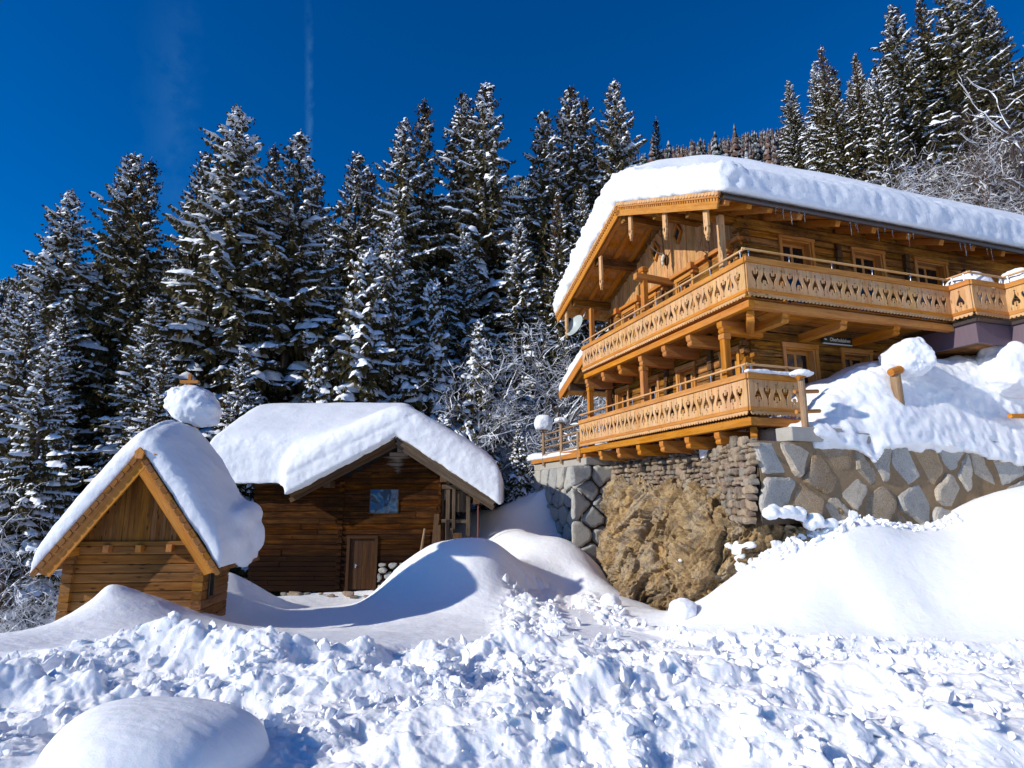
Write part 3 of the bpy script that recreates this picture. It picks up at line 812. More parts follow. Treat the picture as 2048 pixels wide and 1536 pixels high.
# upper balcony
bl = MB()
for k in range(9):
    bl.box((.06 + k * .127, -.1, 6.66), (.06 + k * .127 + .122, 8.0, 6.69))
for k in range(11):
    bl.box((1.25, -.12 + k * .123, 6.66), (6.1, -.12 + k * .123 + .118, 6.69))
bl.box((0, -.22, 6.42), (.16, 8.05, 6.58)); bl.box((.16, -.22, 6.42), (6.1, -.06, 6.58))
upper = bl.build('upper_balcony', BEAM, chalet, .006)
parapet(upper, (0, 8.05, 0), (0, -.2, 0), 7.54, 1)
parapet(upper, (0, -.2, 0), (6.1, -.2, 0), 7.56, 0)
for y in (.87, 2.09, 3.22, 4.43, 5.67, 6.79, 8.0): console(upper, (GX + .02, y, 0), (.06, y, 0), 6.417)
for x in (1.1, 2.76, 4.38): console(upper, (x, WY, 0), (x, -.1, 0), 6.417, .2, .2)
console(upper, (GX, WY, 0), (.2, -.02, 0), 6.417, .16, .26)
# projecting corner terrace with its own parapet on mauve cladding
CLAD, _nt, _b = new_mat('mauve_cladding'); _t = NT(_nt)
_at = _t.n('ShaderNodeAttribute', attribute_name='grain'); _f = _t.noise(_t.vmul(_at.outputs['Vector'], (1.2, 60, 1)), 1.0, 3, .6)
_t.l(_t.mix(_f, (.085, .055, .075), (.155, .105, .13)), _b.inputs['Base Color']); _b.inputs['Roughness'].default_value = .6
mb = MB()
for i in range(36):
    x = 6.12 + i * .0
ter = MB(); ter.box((6.2, -.62, 6.50), (9.6, 1.2, 6.66)); ter.box((7.45, -4.2, 6.50), (9.6, -.62, 6.66))
terrace = ter.build('corner_terrace', DARKWOOD, chalet)
parapet(terrace, (6.12, -.2, 0), (6.12, -.72, 0), 7.58, 1)
parapet(terrace, (6.12, -.72, 0), (7.3, -.72, 0), 7.58, 0)
parapet(terrace, (7.3, -.72, 0), (7.3, -4.2, 0), 7.58, 1)
mb = MB(); mb.box((6.06, -.78, 6.52), (6.12, .2, 6.60)); mb.box((6.12, -.80, 6.52), (7.24, -.74, 6.60)); mb.box((7.24, -4.2, 6.52), (7.30, -.74, 6.60))
mb.build('drip_edge', GUTTER, terrace)
mb = MB()
mb.box((6.12, -.72, 6.02), (6.2, 1.2, 6.52), along=2); mb.box((6.2, -.72, 6.02), (7.38, -.64, 6.52), along=2); mb.box((7.30, -4.2, 6.02), (7.38, -.72, 6.52), along=2)
mb.build('cladding', CLAD, terrace)
mb = MB(); mb.box((6.2, -.64, 6.03), (9.6, 1.2, 6.07)); mb.box((7.38, -4.2, 6.03), (9.6, -.64, 6.07))
mb.build('underside_boarding', OLDLOG, terrace)
# posts between the storeys
for y in (.86, 4.45, 7.95):
    mb = MB(); mb.box((.10, y - .085, 4.1), (.27, y + .085, 6.11)); mb.box((.08, y - .10, 5.98), (.29, y + .10, 6.11))
    mb.build('post', BEAM, chalet, .012)
mb = MB(); mb.box((.9, 8.05, 4.1), (1.05, 8.2, 6.1)); mb.build('post', BEAM, chalet, .012)
mb = MB(); mb.box((.10, 4.14, 6.69), (.27, 4.31, 9.0)); mb.box((.07, 4.11, 8.86), (.30, 4.34, 9.02)); mb.build('post', BEAM, chalet, .02)
mb = MB(); mb.beam((-.12, 4.22, 8.72), (GX, 4.22, 8.66), .17, .2); mb.build('tie_arm', BEAM, chalet, .02)
mb = MB(); mb.box((.10, .64, 6.69), (.24, .78, 8.98)); mb.build('post', LARCH, chalet, .012)
mb = MB(); mb.box((.25, 7.9, 6.69), (.40, 8.05, 8.95)); mb.build('post', BEAM, chalet, .012)

# ---- roof
VX, EY0, EY1 = -.4, -.08, 9.33        # verge plane, right eave, left eave
XB = 14.6
slope_defs = [(EY0, roofz(EY0), APY, APZ), (APY, APZ, EY1, roofz(EY1))]
mb = MB()
for (ya, za, yb, zb) in slope_defs:
    poly = [(ya, za - .06), (yb, zb - .06), (yb, zb), (ya, za)]
    mb.prism(poly, lambda u, v, w: (VX + .05 + w, u, v), XB - VX - .05, along=0)
roof = mb.build('roof', DARKWOOD, chalet)
mb = MB()
for (ya, za, yb, zb) in slope_defs:            # soffit boards run along x
    L = hypot(yb - ya, zb - za); n = int(L / .17)
    for i in range(n):
        f0, f1 = i / n, (i + .97) / n
        y0_, z0_, y1_, z1_ = ya + (yb - ya) * f0, za + (zb - za) * f0, ya + (yb - ya) * f1, za + (zb - za) * f1
        poly = [(y0_, z0_ - .10), (y1_, z1_ - .10), (y1_, z1_ - .066), (y0_, z0_ - .066)]
        mb.prism(poly, lambda u, v, w: (VX + .06 + w, u, v), XB - VX - .1, along=0)
mb.build('soffit', SOFFIT, roof)
for x in (-.22, .38, .95):                     # rafters carry the verge
    for (ya, za, yb, zb) in slope_defs:
        mb = MB(); mb.beam((x, ya + .02, za - .18), (x, yb, zb - .18), .14, .155, up=(0, -(zb - za), yb - ya)); mb.build('rafter', BEAM, roof, .01)
for x in np.arange(1.9, 13.5, 1.15):           # side-eave rafter tails
    mb = MB(); mb.beam((x, EY0 + .12, roofz(EY0 + .12) - .20), (x, WY + .6, roofz(WY + .6) - .20), .15, .17, up=(0, -RS, 1)); mb.build('rafter', BEAM, roof, .01)
for y in (1.3, 2.75, 4.49, 6.3, 8.2):          # purlins
    zc = roofz(y) - (.38 if y not in (4.49,) else .46)
    mb = MB(); mb.rough((GX + .1, y - .0, zc - .12), (VX + .12, y, zc - .12), (0, 1, 0), .24, .12, .25, .008); mb.rough((VX + .12, y, zc - .12), (GX + .1, y, zc - .12), (0, -1, 0), .24, .12, .25, .008)
    mb.build('purlin', OLDLOG, roof)
mb = MB(); mb.rough((GX - .2, WY - .02, 9.02), (XR, WY - .02, 9.02), (0, -1, 0), .26, .14, .4, .012); mb.build('wall_plate', OLDLOG, roof)
def barge(ya, za, yb, zb):
    """bargeboard: broad board with a row of slanted slots under a toothed capping strip"""
    d = Vector((0, yb - ya, zb - za)); L = d.length; d.normalize(); up = Vector((0, -d.z, d.y))
    if up.z < 0: up = -up
    O = Vector((VX, ya, za))
    def at(u, v, w): return O + d * u + up * v + Vector((-w, 0, 0))
    mb = MB()
    mb.prism([(0, -.36), (L, -.36), (L, -.185), (0, -.185)], lambda u, v, w: at(u, v, w), .045, along=0)
    mb.prism([(0, -.115), (L, -.115), (L, .02), (0, .02)], lambda u, v, w: at(u, v, w + .012), .05, along=0)
    b = mb.build('bargeboard', BEAM, roof)
    mb = MB(); mb.prism([(0, -.185), (L, -.185), (L, .02), (0, .02)], lambda u, v, w: at(u, v, w - .03), .03, along=0); mb.build('slot_shade', DARKWOOD, b)  # dark strip, its colour stands for the shade inside the slots
    mb = MB(); n = int(L / .105)
    for i in range(n):
        u0 = (i + .1) * L / n
        mb.prism([(u0, -.185), (u0 + .066, -.185), (u0 + .096, -.117), (u0 + .03, -.117)], lambda u, v, w: at(u, v, w + .008), .037, along=0)
    mb.build('slot_row', BEAM, b)
    mb = MB(); n = int(L / .13)
    for i in range(n):
        u0 = (i + .04) * L / n; u1 = (i + .96) * L / n; m = (u0 + u1) / 2; dz = random.uniform(-.008, .008)
        mb.prism([(u0, -.045 + dz), (m, -.075 + dz), (u1, -.045 + dz), (u1, .03), (u0, .03)], lambda u, v, w: at(u, v, w + .062), .022, along=1)
    mb.build('shingle_edge', LARCH, b)
barge(EY0 - .02, roofz(EY0 - .02), APY, APZ); barge(APY, APZ, EY1 + .05, roofz(EY1 + .05))
def pendant(y, z0, z1):
    w = .085
    prof = [(0, 0), (.018, .03), (.012, .06), (.045, .10), (.03, .135), (.07, .20), (.082, .27), (.06, .33), (.078, .37), (.078, z1 - z0)]
    poly = [(y + a, z0 + b) for a, b in prof] + [(y - a, z0 + b) for a, b in prof[::-1][:-1]]
    mb = MB(); mb.prism(poly, lambda u, v, q: (VX + .05 + q, u, v), .07, along=1)
    p = mb.build('pendant', LARCH, roof, .004)
    mb = MB(); mb.prism([(y + .028 * cos(a) , z0 + .29 + .06 * sin(a)) for a in np.linspace(0, 2 * pi, 9)[:-1]], lambda u, v, q: (VX + .047 + q, u, v), .002)
    mb.build('hole_shade', DARK, p)  # dark plate painted like the shade in a hole, nothing is cut
pendant(.58, 8.22, 8.98); pendant(2.25, 8.95, 9.72); pendant(3.98, 9.67, 10.47); pendant(5.92, 8.95 - .1, 9.98); pendant(8.7, 8.0, 9.0)
mb = MB(); n = 10                                # gutter: open half pipe
ring = [(EY0 - .07 + .065 * cos(a), roofz(EY0) - .13 + .065 * sin(a)) for a in np.linspace(pi, 2 * pi, n)] + [(EY0 - .07 + .055 * cos(a), roofz(EY0) - .13 + .055 * sin(a)) for a in np.linspace(2 * pi, pi, n)]
mb.prism(ring, lambda u, v, w: (VX - .02 + w, u, v), XB - VX, along=0)
mb.build('gutter', GUTTER, roof)
# small lean-to roof beyond the left end of the gable
def lz(y): return 7.33 - .455 * (y - 7.97)
mb = MB()
mb.prism([(8.3, lz(8.3) - .08), (10.2, lz(10.2) - .08), (10.2, lz(10.2)), (8.3, lz(8.3))], lambda u, v, w: (.05 + w, u, v), 7.0, along=0)
lean = mb.build('side_roof', SOFFIT, chalet)
mb = MB(); mb.beam((.02, 8.1, lz(8.1) - .12), (.02, 10.25, lz(10.25) - .12), .045, .3, up=(0, .455, 1)); mb.build('bargeboard', BEAM, lean, .006)
for x in (.2, 1.0):
    mb = MB(); mb.beam((x, 8.2, lz(8.2) - .2), (x, 10.1, lz(10.1) - .2), .12, .16, up=(0, .455, 1)); mb.build('rafter', BEAM, lean, .008)
mb = MB(); mb.box((.0, 9.2, lz(9.2) - .52), (2.5, 9.4, lz(9.2) - .28)); mb.build('purlin', DARKWOOD, lean)

# ---- things fixed to or resting on the chalet
def roof_soft(Y, r): return APZ - np.where(Y < APY, RS, LS) * (np.sqrt((Y - APY) ** 2 + r * r) - r)
def snowcap(name, fn, lo, hi, h, label, cat, mat=None, parent_xform=None, disp=None, smooth_it=2):
    V, F = nets(fn, lo, hi, h)
    V = relax(V, F, smooth_it, .5)
    if disp is not None:
        N = vnormals(V, F); V = V + N * disp(V, N)[:, None]
    o = mesh_obj(name, V, F, mat or SNOW, smooth=True)
    if parent_xform: o.location, o.rotation_euler = parent_xform[0], (0, 0, parent_xform[1])
    return tag(o, label, cat)
def f_roof(X, Y, Z):
    P2 = np.stack([X[:, :, 0].ravel(), Y[:, :, 0].ravel(), X[:, :, 0].ravel() * 0], 1)
    nz = (fbm(P2, .35, 3, 3)).reshape(X.shape[:2])[:, :, None]
    q = 1 - np.clip(np.abs(Y - APY) / 4.9, 0, 1)
    T = (.40 + .36 * q) + (-.02 + 1.50 * q ** .9) * sstep(-.4, 4.6, X + .6 * (Y - 2)) * sstep(-4, 2.5, 9.2 - Y) + .16 * nz
    top = roof_soft(Y, .9) + T
    foot = np.maximum(np.maximum((VX - .13) - X, X - 14.4), np.maximum((EY0 - .12) - Y, Y - (EY1 + .18)))
    f = smax(smax(Z - top, np.maximum((VX - .13) - X, X - 14.4), .40), np.maximum((EY0 - .12) - Y, Y - (EY1 + .18)), .22)
    return smax(f, roofz_v(Y) + .015 - Z, .03)
def roofz_v(Y): return APZ - np.where(Y < APY, RS * (APY - Y), LS * (Y - APY))
def d_roof(V, N):
    edge = np.minimum(V[:, 0] - VX, V[:, 1] - EY0); edge = np.minimum(edge, EY1 - V[:, 1])
    depth = V[:, 2] - roofz_v(V[:, 1])
    k = sstep(1.5, .1, edge) * (1 - .75 * sstep(.65, .95, N[:, 2]))
    band = np.exp(-((V[:, 1] - 1.0 - .25 * np.sin(V[:, 0] * .9)) / .75) ** 2) * sstep(0, 2, V[:, 0])
    rough = fbm(V, 2.4, 4, 8, .6) * .20 + np.abs(fbm(V, 6, 3, 9, .6)) * .09
    pk = np.clip(.5 + 1.6 * fbm(V, 1.3, 2, 19), 0, 1)
    return (.4 + .8 * sstep(.5, -.3, V[:, 0])) * k * rough * sstep(.0, .15, depth) + band * pk * (np.abs(fbm(V * [1.4, 2.2, 1], 4.5, 4, 12, .65)) * .11 - .015) + .012 * fbm(V, 3, 3, 2)
snowcap('roof_snow', f_roof, (-1.0, -.8, 7.9), (14.6, 10.1, 14.4), .072, 'very thick snow blanket lying on the roof of the big chalet', 'roof snow', parent_xform=(CH, TH), disp=d_roof)
def f_lean(X, Y, Z):
    top = lz(Y) + .62 - .1 * np.abs(Y - 9.3)
    foot = np.maximum(np.maximum(-.02 - X, X - 6.5), np.maximum(8.15 - Y, Y - 10.3))
    return np.maximum(smax(Z - top, foot, .45), lz(Y) + .01 - Z)
snowcap('side_roof_snow', f_lean, (-.4, 7.8, 5.9), (7, 10.8, 8.4), .07, 'snow slab on the low side roof behind the balcony', 'roof snow', parent_xform=(CH, TH), disp=lambda V, N: .06 * fbm(V, 2.5, 4, 4))
# satellite dish
dish = empty('satellite_dish', chw(-.02, 8.45, 8.36)); tag(dish, 'grey green satellite dish under the left eave of the chalet', 'satellite dish')
dv, df = [(0, 0, .0)], []
nr, na = 5, 28
for i in range(1, nr + 1):
    for a in range(na):
        r = .40 * i / nr; dv.append((r * cos(2 * pi * a / na), r * sin(2 * pi * a / na) * 1.06, .16 * (i / nr) ** 2))
for a in range(na): df.append((0, 1 + a, 1 + (a + 1) % na))
for i in range(nr - 1):
    for a in range(na): p = 1 + i * na; df.append((p + a, p + na + a, p + na + (a + 1) % na, p + (a + 1) % na))
DISHM = flat_mat('dish_paint', (.36, .41, .40), .45, 0, 3, .12)
do = mesh_obj('reflector', dv, df, DISHM, dish, True); do.rotation_euler = Vector((-.72, -.52, .38)).to_track_quat('Z', 'Y').to_euler()
m = do.modifiers.new('thick', 'SOLIDIFY'); m.thickness = .015
mb = MB(); mb.tube((.06, 0, -.02), (.30, -.1, .55), .022, n=8); mb.tube((.02, 0, 0), (.30, -.10, .1), .02, n=8); mb.build('mast', STEEL, dish)
mb = MB(); mb.tube((0, .05, -.30), (-.55, .18, -.02), .013, n=6); mb.box((-.62, .14, -.06), (-.52, .22, .04)); mb.build('feed_arm', GREYWOOD, dish)
# name board
sign = empty('name_sign', chw(3.9, WY - .125, 6.335), TH); tag(sign, 'narrow dark green name board lettered in white on the log wall', 'sign')
SIGNM = flat_mat('sign_green', (.018, .032, .016), .5, 0, 8, .2)
mb = MB(); mb.box((-.55, -.02, -.095), (.55, .02, .095)); mb.build('board', SIGNM, sign, .012)
mb = MB(); mb.box((-.56, -.035, -.118), (.56, .015, -.097)); mb.build('snow_rim', SNOW, sign)
WHITE = flat_mat('sign_white', (.75, .73, .66), .6)
fc = bpy.data.curves.new('lettering', 'FONT'); fc.body = "Oberholzlehen"; fc.size = .135; fc.align_x = 'CENTER'; fc.align_y = 'CENTER'; fc.extrude = .003; fc.space_character = 1.0; fc.offset = .0015
tmp = bpy.data.objects.new('lettering_curve', fc); link(tmp)
dgp = bpy.context.evaluated_depsgraph_get(); dgp.update()
tm = bpy.data.meshes.new_from_object(tmp.evaluated_get(dgp)); bpy.data.objects.remove(tmp)
tm.materials.clear(); tm.materials.append(WHITE)
lo = bpy.data.objects.new('lettering', tm); link(lo); lo.parent = sign; lo.location = (0, -.025, .002); lo.rotation_euler = (radians(90), 0, 0); lo.scale = (.82, 1, 1)
for s in (-1, 1):
    mb = MB()
    for k in range(4):
        c = Vector((s * (.475 - .0) + (k - 1.5) * .022, -.024, .006 * (-1) ** k)); rr_ = .012 - .002 * abs(k - 1.5)
        mb.prism([(c.x + 1.5 * rr_ * cos(a), c.z + 1.9 * rr_ * sin(a)) for a in np.linspace(0, 2 * pi, 7)[:-1]], lambda u, v, q: (u, -.0215 - q, v), .004)
    mb.build('ornament', WHITE, sign)
# wall lantern
lan = empty('wall_lantern', chw(8.62, WY - .1, 8.62), TH); tag(lan, 'black wall lantern beside the last upper floor door', 'lantern')
mb = MB(); mb.box((-.05, -.01, -.1), (.05, .03, .1)); mb.tube((0, 0, .05), (0, -.16, .14), .012); mb.build('arm', GUTTER, lan)
mb = MB(); mb.tube((0, -.17, -.08), (0, -.17, .1), .05, .075, 6); mb.build('glass_body', flat_mat('lantern_glass', (.5, .47, .42), .2), lan)
mb = MB(); mb.tube((0, -.17, .1), (0, -.17, .19), .1, .02, 6); mb.tube((0, -.17, -.10), (0, -.17, -.08), .055, .055, 6); mb.build('cap', GUTTER, lan)
# antler trophies on the gable
BONE = flat_mat('bone', (.55, .5, .42), .6, 0, 20, .15); ANT = flat_mat('antler', (.075, .04, .022), .55, 0, 25, .4)
def trophy(y, z, s, label, skull=True, mount=True):
    r = empty('antler_trophy', chw(GX - .09, y, z), TH); tag(r, label, 'antlers')
    mb = MB(); mb.prism([(.1 * s * cos(a), .19 * s * sin(a) - .1 * s) for a in np.linspace(0, 2 * pi, 13)[:-1]], lambda u, v, w: (-.02 - w + .02, u, v), .03, along=1); mb.build('shield', DARKWOOD, r)
    mb = MB(); mb.path([(-.06, 0, .06 * s), (-.13 * s, 0, -.06 * s), (-.15 * s, 0, -.2 * s), (-.13 * s, 0, -.30 * s)], [.06 * s, .062 * s, .04 * s, .022 * s], 8); mb.build('skull', BONE if skull else ANT, r, smooth=True)
    for sd in (-1, 1):
        mb = MB()
        P = [Vector((-.08, sd * .03 * s, .06 * s)), Vector((-.22 * s, sd * .20 * s, .22 * s)), Vector((-.34 * s, sd * .34 * s, .46 * s)), Vector((-.36 * s, sd * .34 * s, .74 * s)), Vector((-.32 * s, sd * .22 * s, .98 * s))]
        mb.path(P, [.026 * s, .022 * s, .018 * s, .014 * s, .006 * s], 7)
        for b, e in ((P[0], (-.26 * s, sd * .10 * s, .10 * s)), (P[1], (-.50 * s, sd * .24 * s, .32 * s)), (P[2], (-.56 * s, sd * .36 * s, .62 * s)), (P[3], (-.48 * s, sd * .44 * s, .92 * s)), (P[3], (-.40 * s, sd * .20 * s, .90 * s))):
            mb.tube(b, e, .015 * s, .004 * s, 6)
        mb.build('antler', ANT, r)
trophy(4.42, 9.55, .95, 'large antler trophy with white skull on the vertical gable boards')
trophy(2.35, 8.78, .5, 'small dark horned trophy above the upper balcony', False)
# icicles under the gutter
def icicle_mesh(L):
    mb = MB(); k = 5; pts = [Vector((random.uniform(-.006, .006), random.uniform(-.006, .006), -L * i / k)) for i in range(k + 1)]
    mb.path(pts, [.012 * (1 - i / k) ** .8 + .0015 for i in range(k + 1)], 5); o = mb.build('icicle', ICE, None, smooth=True); return o
ip = [icicle_mesh(L) for L in (.16, .24, .36)]
spots = [(.9 + .23 * i + random.uniform(-.1, .1)) for i in range(5)] + [3.2, 3.35, 3.42, 4.1, 4.28, 4.55, 5.1, 5.2, 6.9, 7.05, 7.2, 7.9, 8.05]
for i, x in enumerate(spots):
    src = ip[i % 3]; o = src if i < 3 else src.copy()
    if i >= 3: link(o)
    o.location = chw(x, EY0 - .07 + random.uniform(-.03, .03), roofz(EY0) - .185)
    tag(o, 'thin clear icicle hanging from the dark gutter of the chalet', 'icicle', 'icicles along the chalet gutter')
print('chalet', time.time() - T0)

# ------------------------------------------------------------------ stonework under the chalet
def stone_mat(name, cols, speck=.0, moss=0.0):
    m, nt, b = new_mat(name); t = NT(nt)
    at = t.n('ShaderNodeAttribute', attribute_name='grain'); sx = t.n('ShaderNodeSeparateXYZ'); t.l(at.outputs['Vector'], sx.inputs[0])
    oc = t.n('ShaderNodeTexCoord'); P = oc.outputs['Object']
    wn_ = t.n('ShaderNodeTexWhiteNoise', noise_dimensions='1D'); t.l(sx.outputs[2], wn_.inputs['W'])
    k = len(cols)
    c = t.ramp(wn_.outputs[0], [(i / k, q) for i, q in enumerate(cols)]); 
    t.nt.nodes[-1].color_ramp.interpolation = 'CONSTANT'
    a = t.noise(P, 2.2, 6, .65); c = t.mix(t.math('MULTIPLY', t.math('SUBTRACT', a, .40, True), 2.2, True), c, t.mix(.5, c, (.55, .50, .42)))
    d = t.noise(P, 5.0, 5, .7); c = t.mix(t.math('MULTIPLY', t.math('SUBTRACT', d, .52, True), 3.0, True), c, t.mix(.6, c, (.07, .05, .035)))
    if speck:
        e = t.noise(P, 70, 2, .6); c = t.mix(t.math('MULTIPLY', t.math('SUBTRACT', e, .5, True), 5 * speck, True), c, (.06, .06, .055))
        e2 = t.noise(P, 48, 2, .6); c = t.mix(t.math('MULTIPLY', t.math('SUBTRACT', e2, .54, True), 4 * speck, True), c, (.62, .6, .56))
    t.l(c, b.inputs['Base Color']); b.inputs['Roughness'].default_value = .85; b.inputs['Specular IOR Level'].default_value = .25
    f = t.noise(P, 26, 5, .7)
    t.l(t.bump(t.math('ADD', a, t.math('MULTIPLY', f, .5)), .55, .03), b.inputs['Normal'])
    return m
BOULDER = stone_mat('granite_boulder', [(.43, .41, .37), (.47, .39, .29), (.36, .355, .325), (.43, .28, .13), (.50, .48, .43), (.31, .18, .065), (.40, .39, .35), (.50, .44, .35), (.28, .21, .13)], .7)
RUBBLE = stone_mat('field_stone', [(.22, .15, .085), (.17, .125, .085), (.29, .215, .14), (.12, .085, .055), (.25, .165, .11), (.19, .17, .14), (.33, .235, .145), (.145, .10, .07)], .15)
ASHLAR = stone_mat('grey_block_stone', [(.30, .31, .30), (.36, .36, .33), (.26, .27, .27), (.40, .38, .33)], .4)
MORTAR = flat_mat('mortar', (.27, .18, .095), .95, 0, 14, .35, .6)
MORTARD = flat_mat('dark_mortar', (.085, .06, .04), .95, 0, 12, .4, .6)
CONCRETE = flat_mat('concrete', (.36, .335, .29), .9, 0, 5, .22, .4)

def voronoi_cells(pts, box):
    x0, x1, y0, y1 = box; cells = []
    for i, p in enumerate(pts):
        poly = [(x0, y0), (x1, y0), (x1, y1), (x0, y1)]
        for j, q in enumerate(pts):
            if i == j or abs(q[0] - p[0]) > 3 or abs(q[1] - p[1]) > 3: continue
            mx, my = (p[0] + q[0]) / 2, (p[1] + q[1]) / 2; nx, ny = q[0] - p[0], q[1] - p[1]
            out = []
            for k in range(len(poly)):
                a, b = poly[k], poly[(k + 1) % len(poly)]
                da = (a[0] - mx) * nx + (a[1] - my) * ny; db = (b[0] - mx) * nx + (b[1] - my) * ny
                if da <= 0: out.append(a)
                if (da < 0 < db) or (db < 0 < da):
                    t = da / (da - db); out.append((a[0] + t * (b[0] - a[0]), a[1] + t * (b[1] - a[1])))
            poly = out
            if len(poly) < 3: break
        cells.append(poly)
    return cells
def boulder_face(mb, pts, box, to3, gap, bulge, keep=None, seed=0):
    """irregular boulders set in mortar on a plane: each a rough domed solid"""
    r = random.Random(seed)
    for pi_, poly in enumerate(voronoi_cells(pts, box)):
        if len(poly) < 3: continue
        if keep and not keep(pts[pi_]): continue
        cx = sum(p[0] for p in poly) / len(poly); cy = sum(p[1] for p in poly) / len(poly)
        # resample and round the outline
        ring = []
        for k in range(len(poly)):
            a, b = poly[k], poly[(k + 1) % len(poly)]; L = hypot(b[0] - a[0], b[1] - a[1]); n = max(1, int(L / .10))
            for i in range(n): ring.append(Vector((a[0] + (b[0] - a[0]) * i / n, a[1] + (b[1] - a[1]) * i / n)))
        if len(ring) < 5: continue
        for _ in range(1): ring = [(ring[i - 1] + ring[i] * 2 + ring[(i + 1) % len(ring)]) / 4 for i in range(len(ring))]
        c = Vector((cx, cy)); ph = r.random() * 50; am = r.uniform(.003, .015)
        ring = [p + (c - p).normalized() * (am * (1 + sin(p.x * 9 + p.y * 7 + ph) + .6 * sin(p.x * 21 - p.y * 17 + ph * 2))) for p in ring]
        hgt = bulge * r.uniform(.6, 1.3); sd = r.random() * 40
        tilt = Vector((r.uniform(-.16, .16), r.uniform(-.16, .16)))
        def jit(p, s): return Vector((sin(p.x * 23 + ph) + sin(p.y * 31 + ph * 2), cos(p.y * 19 + ph) + sin(p.x * 37 + ph))) * s
        rings = []
        size = min((p - c).length for p in ring)
        for (inset, w) in ((gap, -.12), (gap, .15), (gap + .02, .62), (gap + .07, .93), (gap + .42 * size, 1.0)):
            row = []
            for p in ring:
                d = p - c; L = max(d.length, 1e-4); f = max(.06, (L - inset) / L)
                q = c + d * f + jit(p, .008 if w > 0 else 0)
                ww = hgt * w + (tilt.dot(q - c) * min(1, max(w, 0)) if w > .3 else 0) + (r.uniform(-.012, .012) if .3 < w < .9 else 0)
                row.append(to3(q.x, q.y, ww))
            rings.append(row)
        n = len(ring); vs = [v for row in rings for v in row] + [to3(cx, cy, hgt * 1.0)]
        fs = [(a * n + i, a * n + (i + 1) % n, (a + 1) * n + (i + 1) % n, (a + 1) * n + i) for a in range(len(rings) - 1) for i in range(n)]
        fs += [((len(rings) - 1) * n + i, (len(rings) - 1) * n + (i + 1) % n, len(vs) - 1) for i in range(n)]
        mb.add(vs, fs, [(v[0], v[2], sd) for v in vs])
def jitter_grid(x0, x1, y0, y1, dx, dy, j, seed):
    r = random.Random(seed); out = []; y = y0 + dy / 2; k = 0
    while y < y1:
        x = x0 + dx * (.25 + .5 * (k % 2))
        while x < x1:
            out.append((x + r.uniform(-j, j) * dx, y + r.uniform(-j, j) * dy)); x += dx * r.uniform(.7, 1.35)
        y += dy * r.uniform(.85, 1.15); k += 1
    return out
# right: big boulder retaining wall along the terrace (local plane y = 0, leaning slightly back)
wallb = empty('boulder_wall', CH, TH); tag(wallb, 'retaining wall of large grey and tan boulders in brown mortar', 'stone wall')
mb = MB()
pts = [(-.05, 3.2), (-.02, 2.5), (1.05, 2.85), (.55, 3.3), (.75, 2.25), (1.75, 3.25), (1.95, 2.62), (1.45, 2.0), (.1, 1.75), (.35, 1.0), (1.0, 1.2), (2.75, 3.2), (2.55, 2.2), (3.3, 2.95), (3.6, 2.35), (4.2, 3.15), (4.7, 2.6), (4.95, 3.25), (5.6, 2.85), (5.5, 2.1), (6.5, 3.05), (6.7, 2.4), (7.6, 2.75), (3.1, 1.65), (4.4, 1.75), (6.0, 1.6), (7.4, 1.9), (8.6, 3.0), (8.6, 2.1), (9.8, 2.6), (9.6, 1.6), (1.5, 1.2), (2.3, 1.3), (4.0, 1.0), (6, .9), (8, 1.0), (2.3, 3.0), (5.2, 2.95)]
YB = -.6
boulder_face(mb, pts, (-.42, 11, .2, 3.53), lambda u, v, w: (u + .06 * sin(v * 5), YB - .02 + (v - 1.9) * .05 - w, v), .03, .055, seed=4, keep=lambda p: p[1] > 2.0 or p[0] > 2.2 or (p[0] > 1.2 and p[1] > 1.7))
mb.build('boulders', BOULDER, wallb, smooth=False)
mb = MB(); mb.prism([(-.36, 2.12), (.9, 1.95), (2.2, 1.3), (2.3, -.5), (11, -.5), (11, 3.52), (-.36, 3.52)], lambda u, v, w: (u + min(w, 1.4) * .85 * (u < 0), YB - .04 + (v - 1.9) * .05 + w, v), 1.9); mb.build('mortar', MORTAR, wallb)
mb = MB(); mb.box((.44, YB - .05, 3.53), (1.76, YB + .4, 3.82), jit=.01); mb.box((1.78, YB - .02, 3.52), (5.4, YB + .4, 3.76), jit=.01); mb.box((5.42, YB - .03, 3.5), (11, YB + .4, 3.70), jit=.01); mb.build('coping', CONCRETE, wallb, .015)
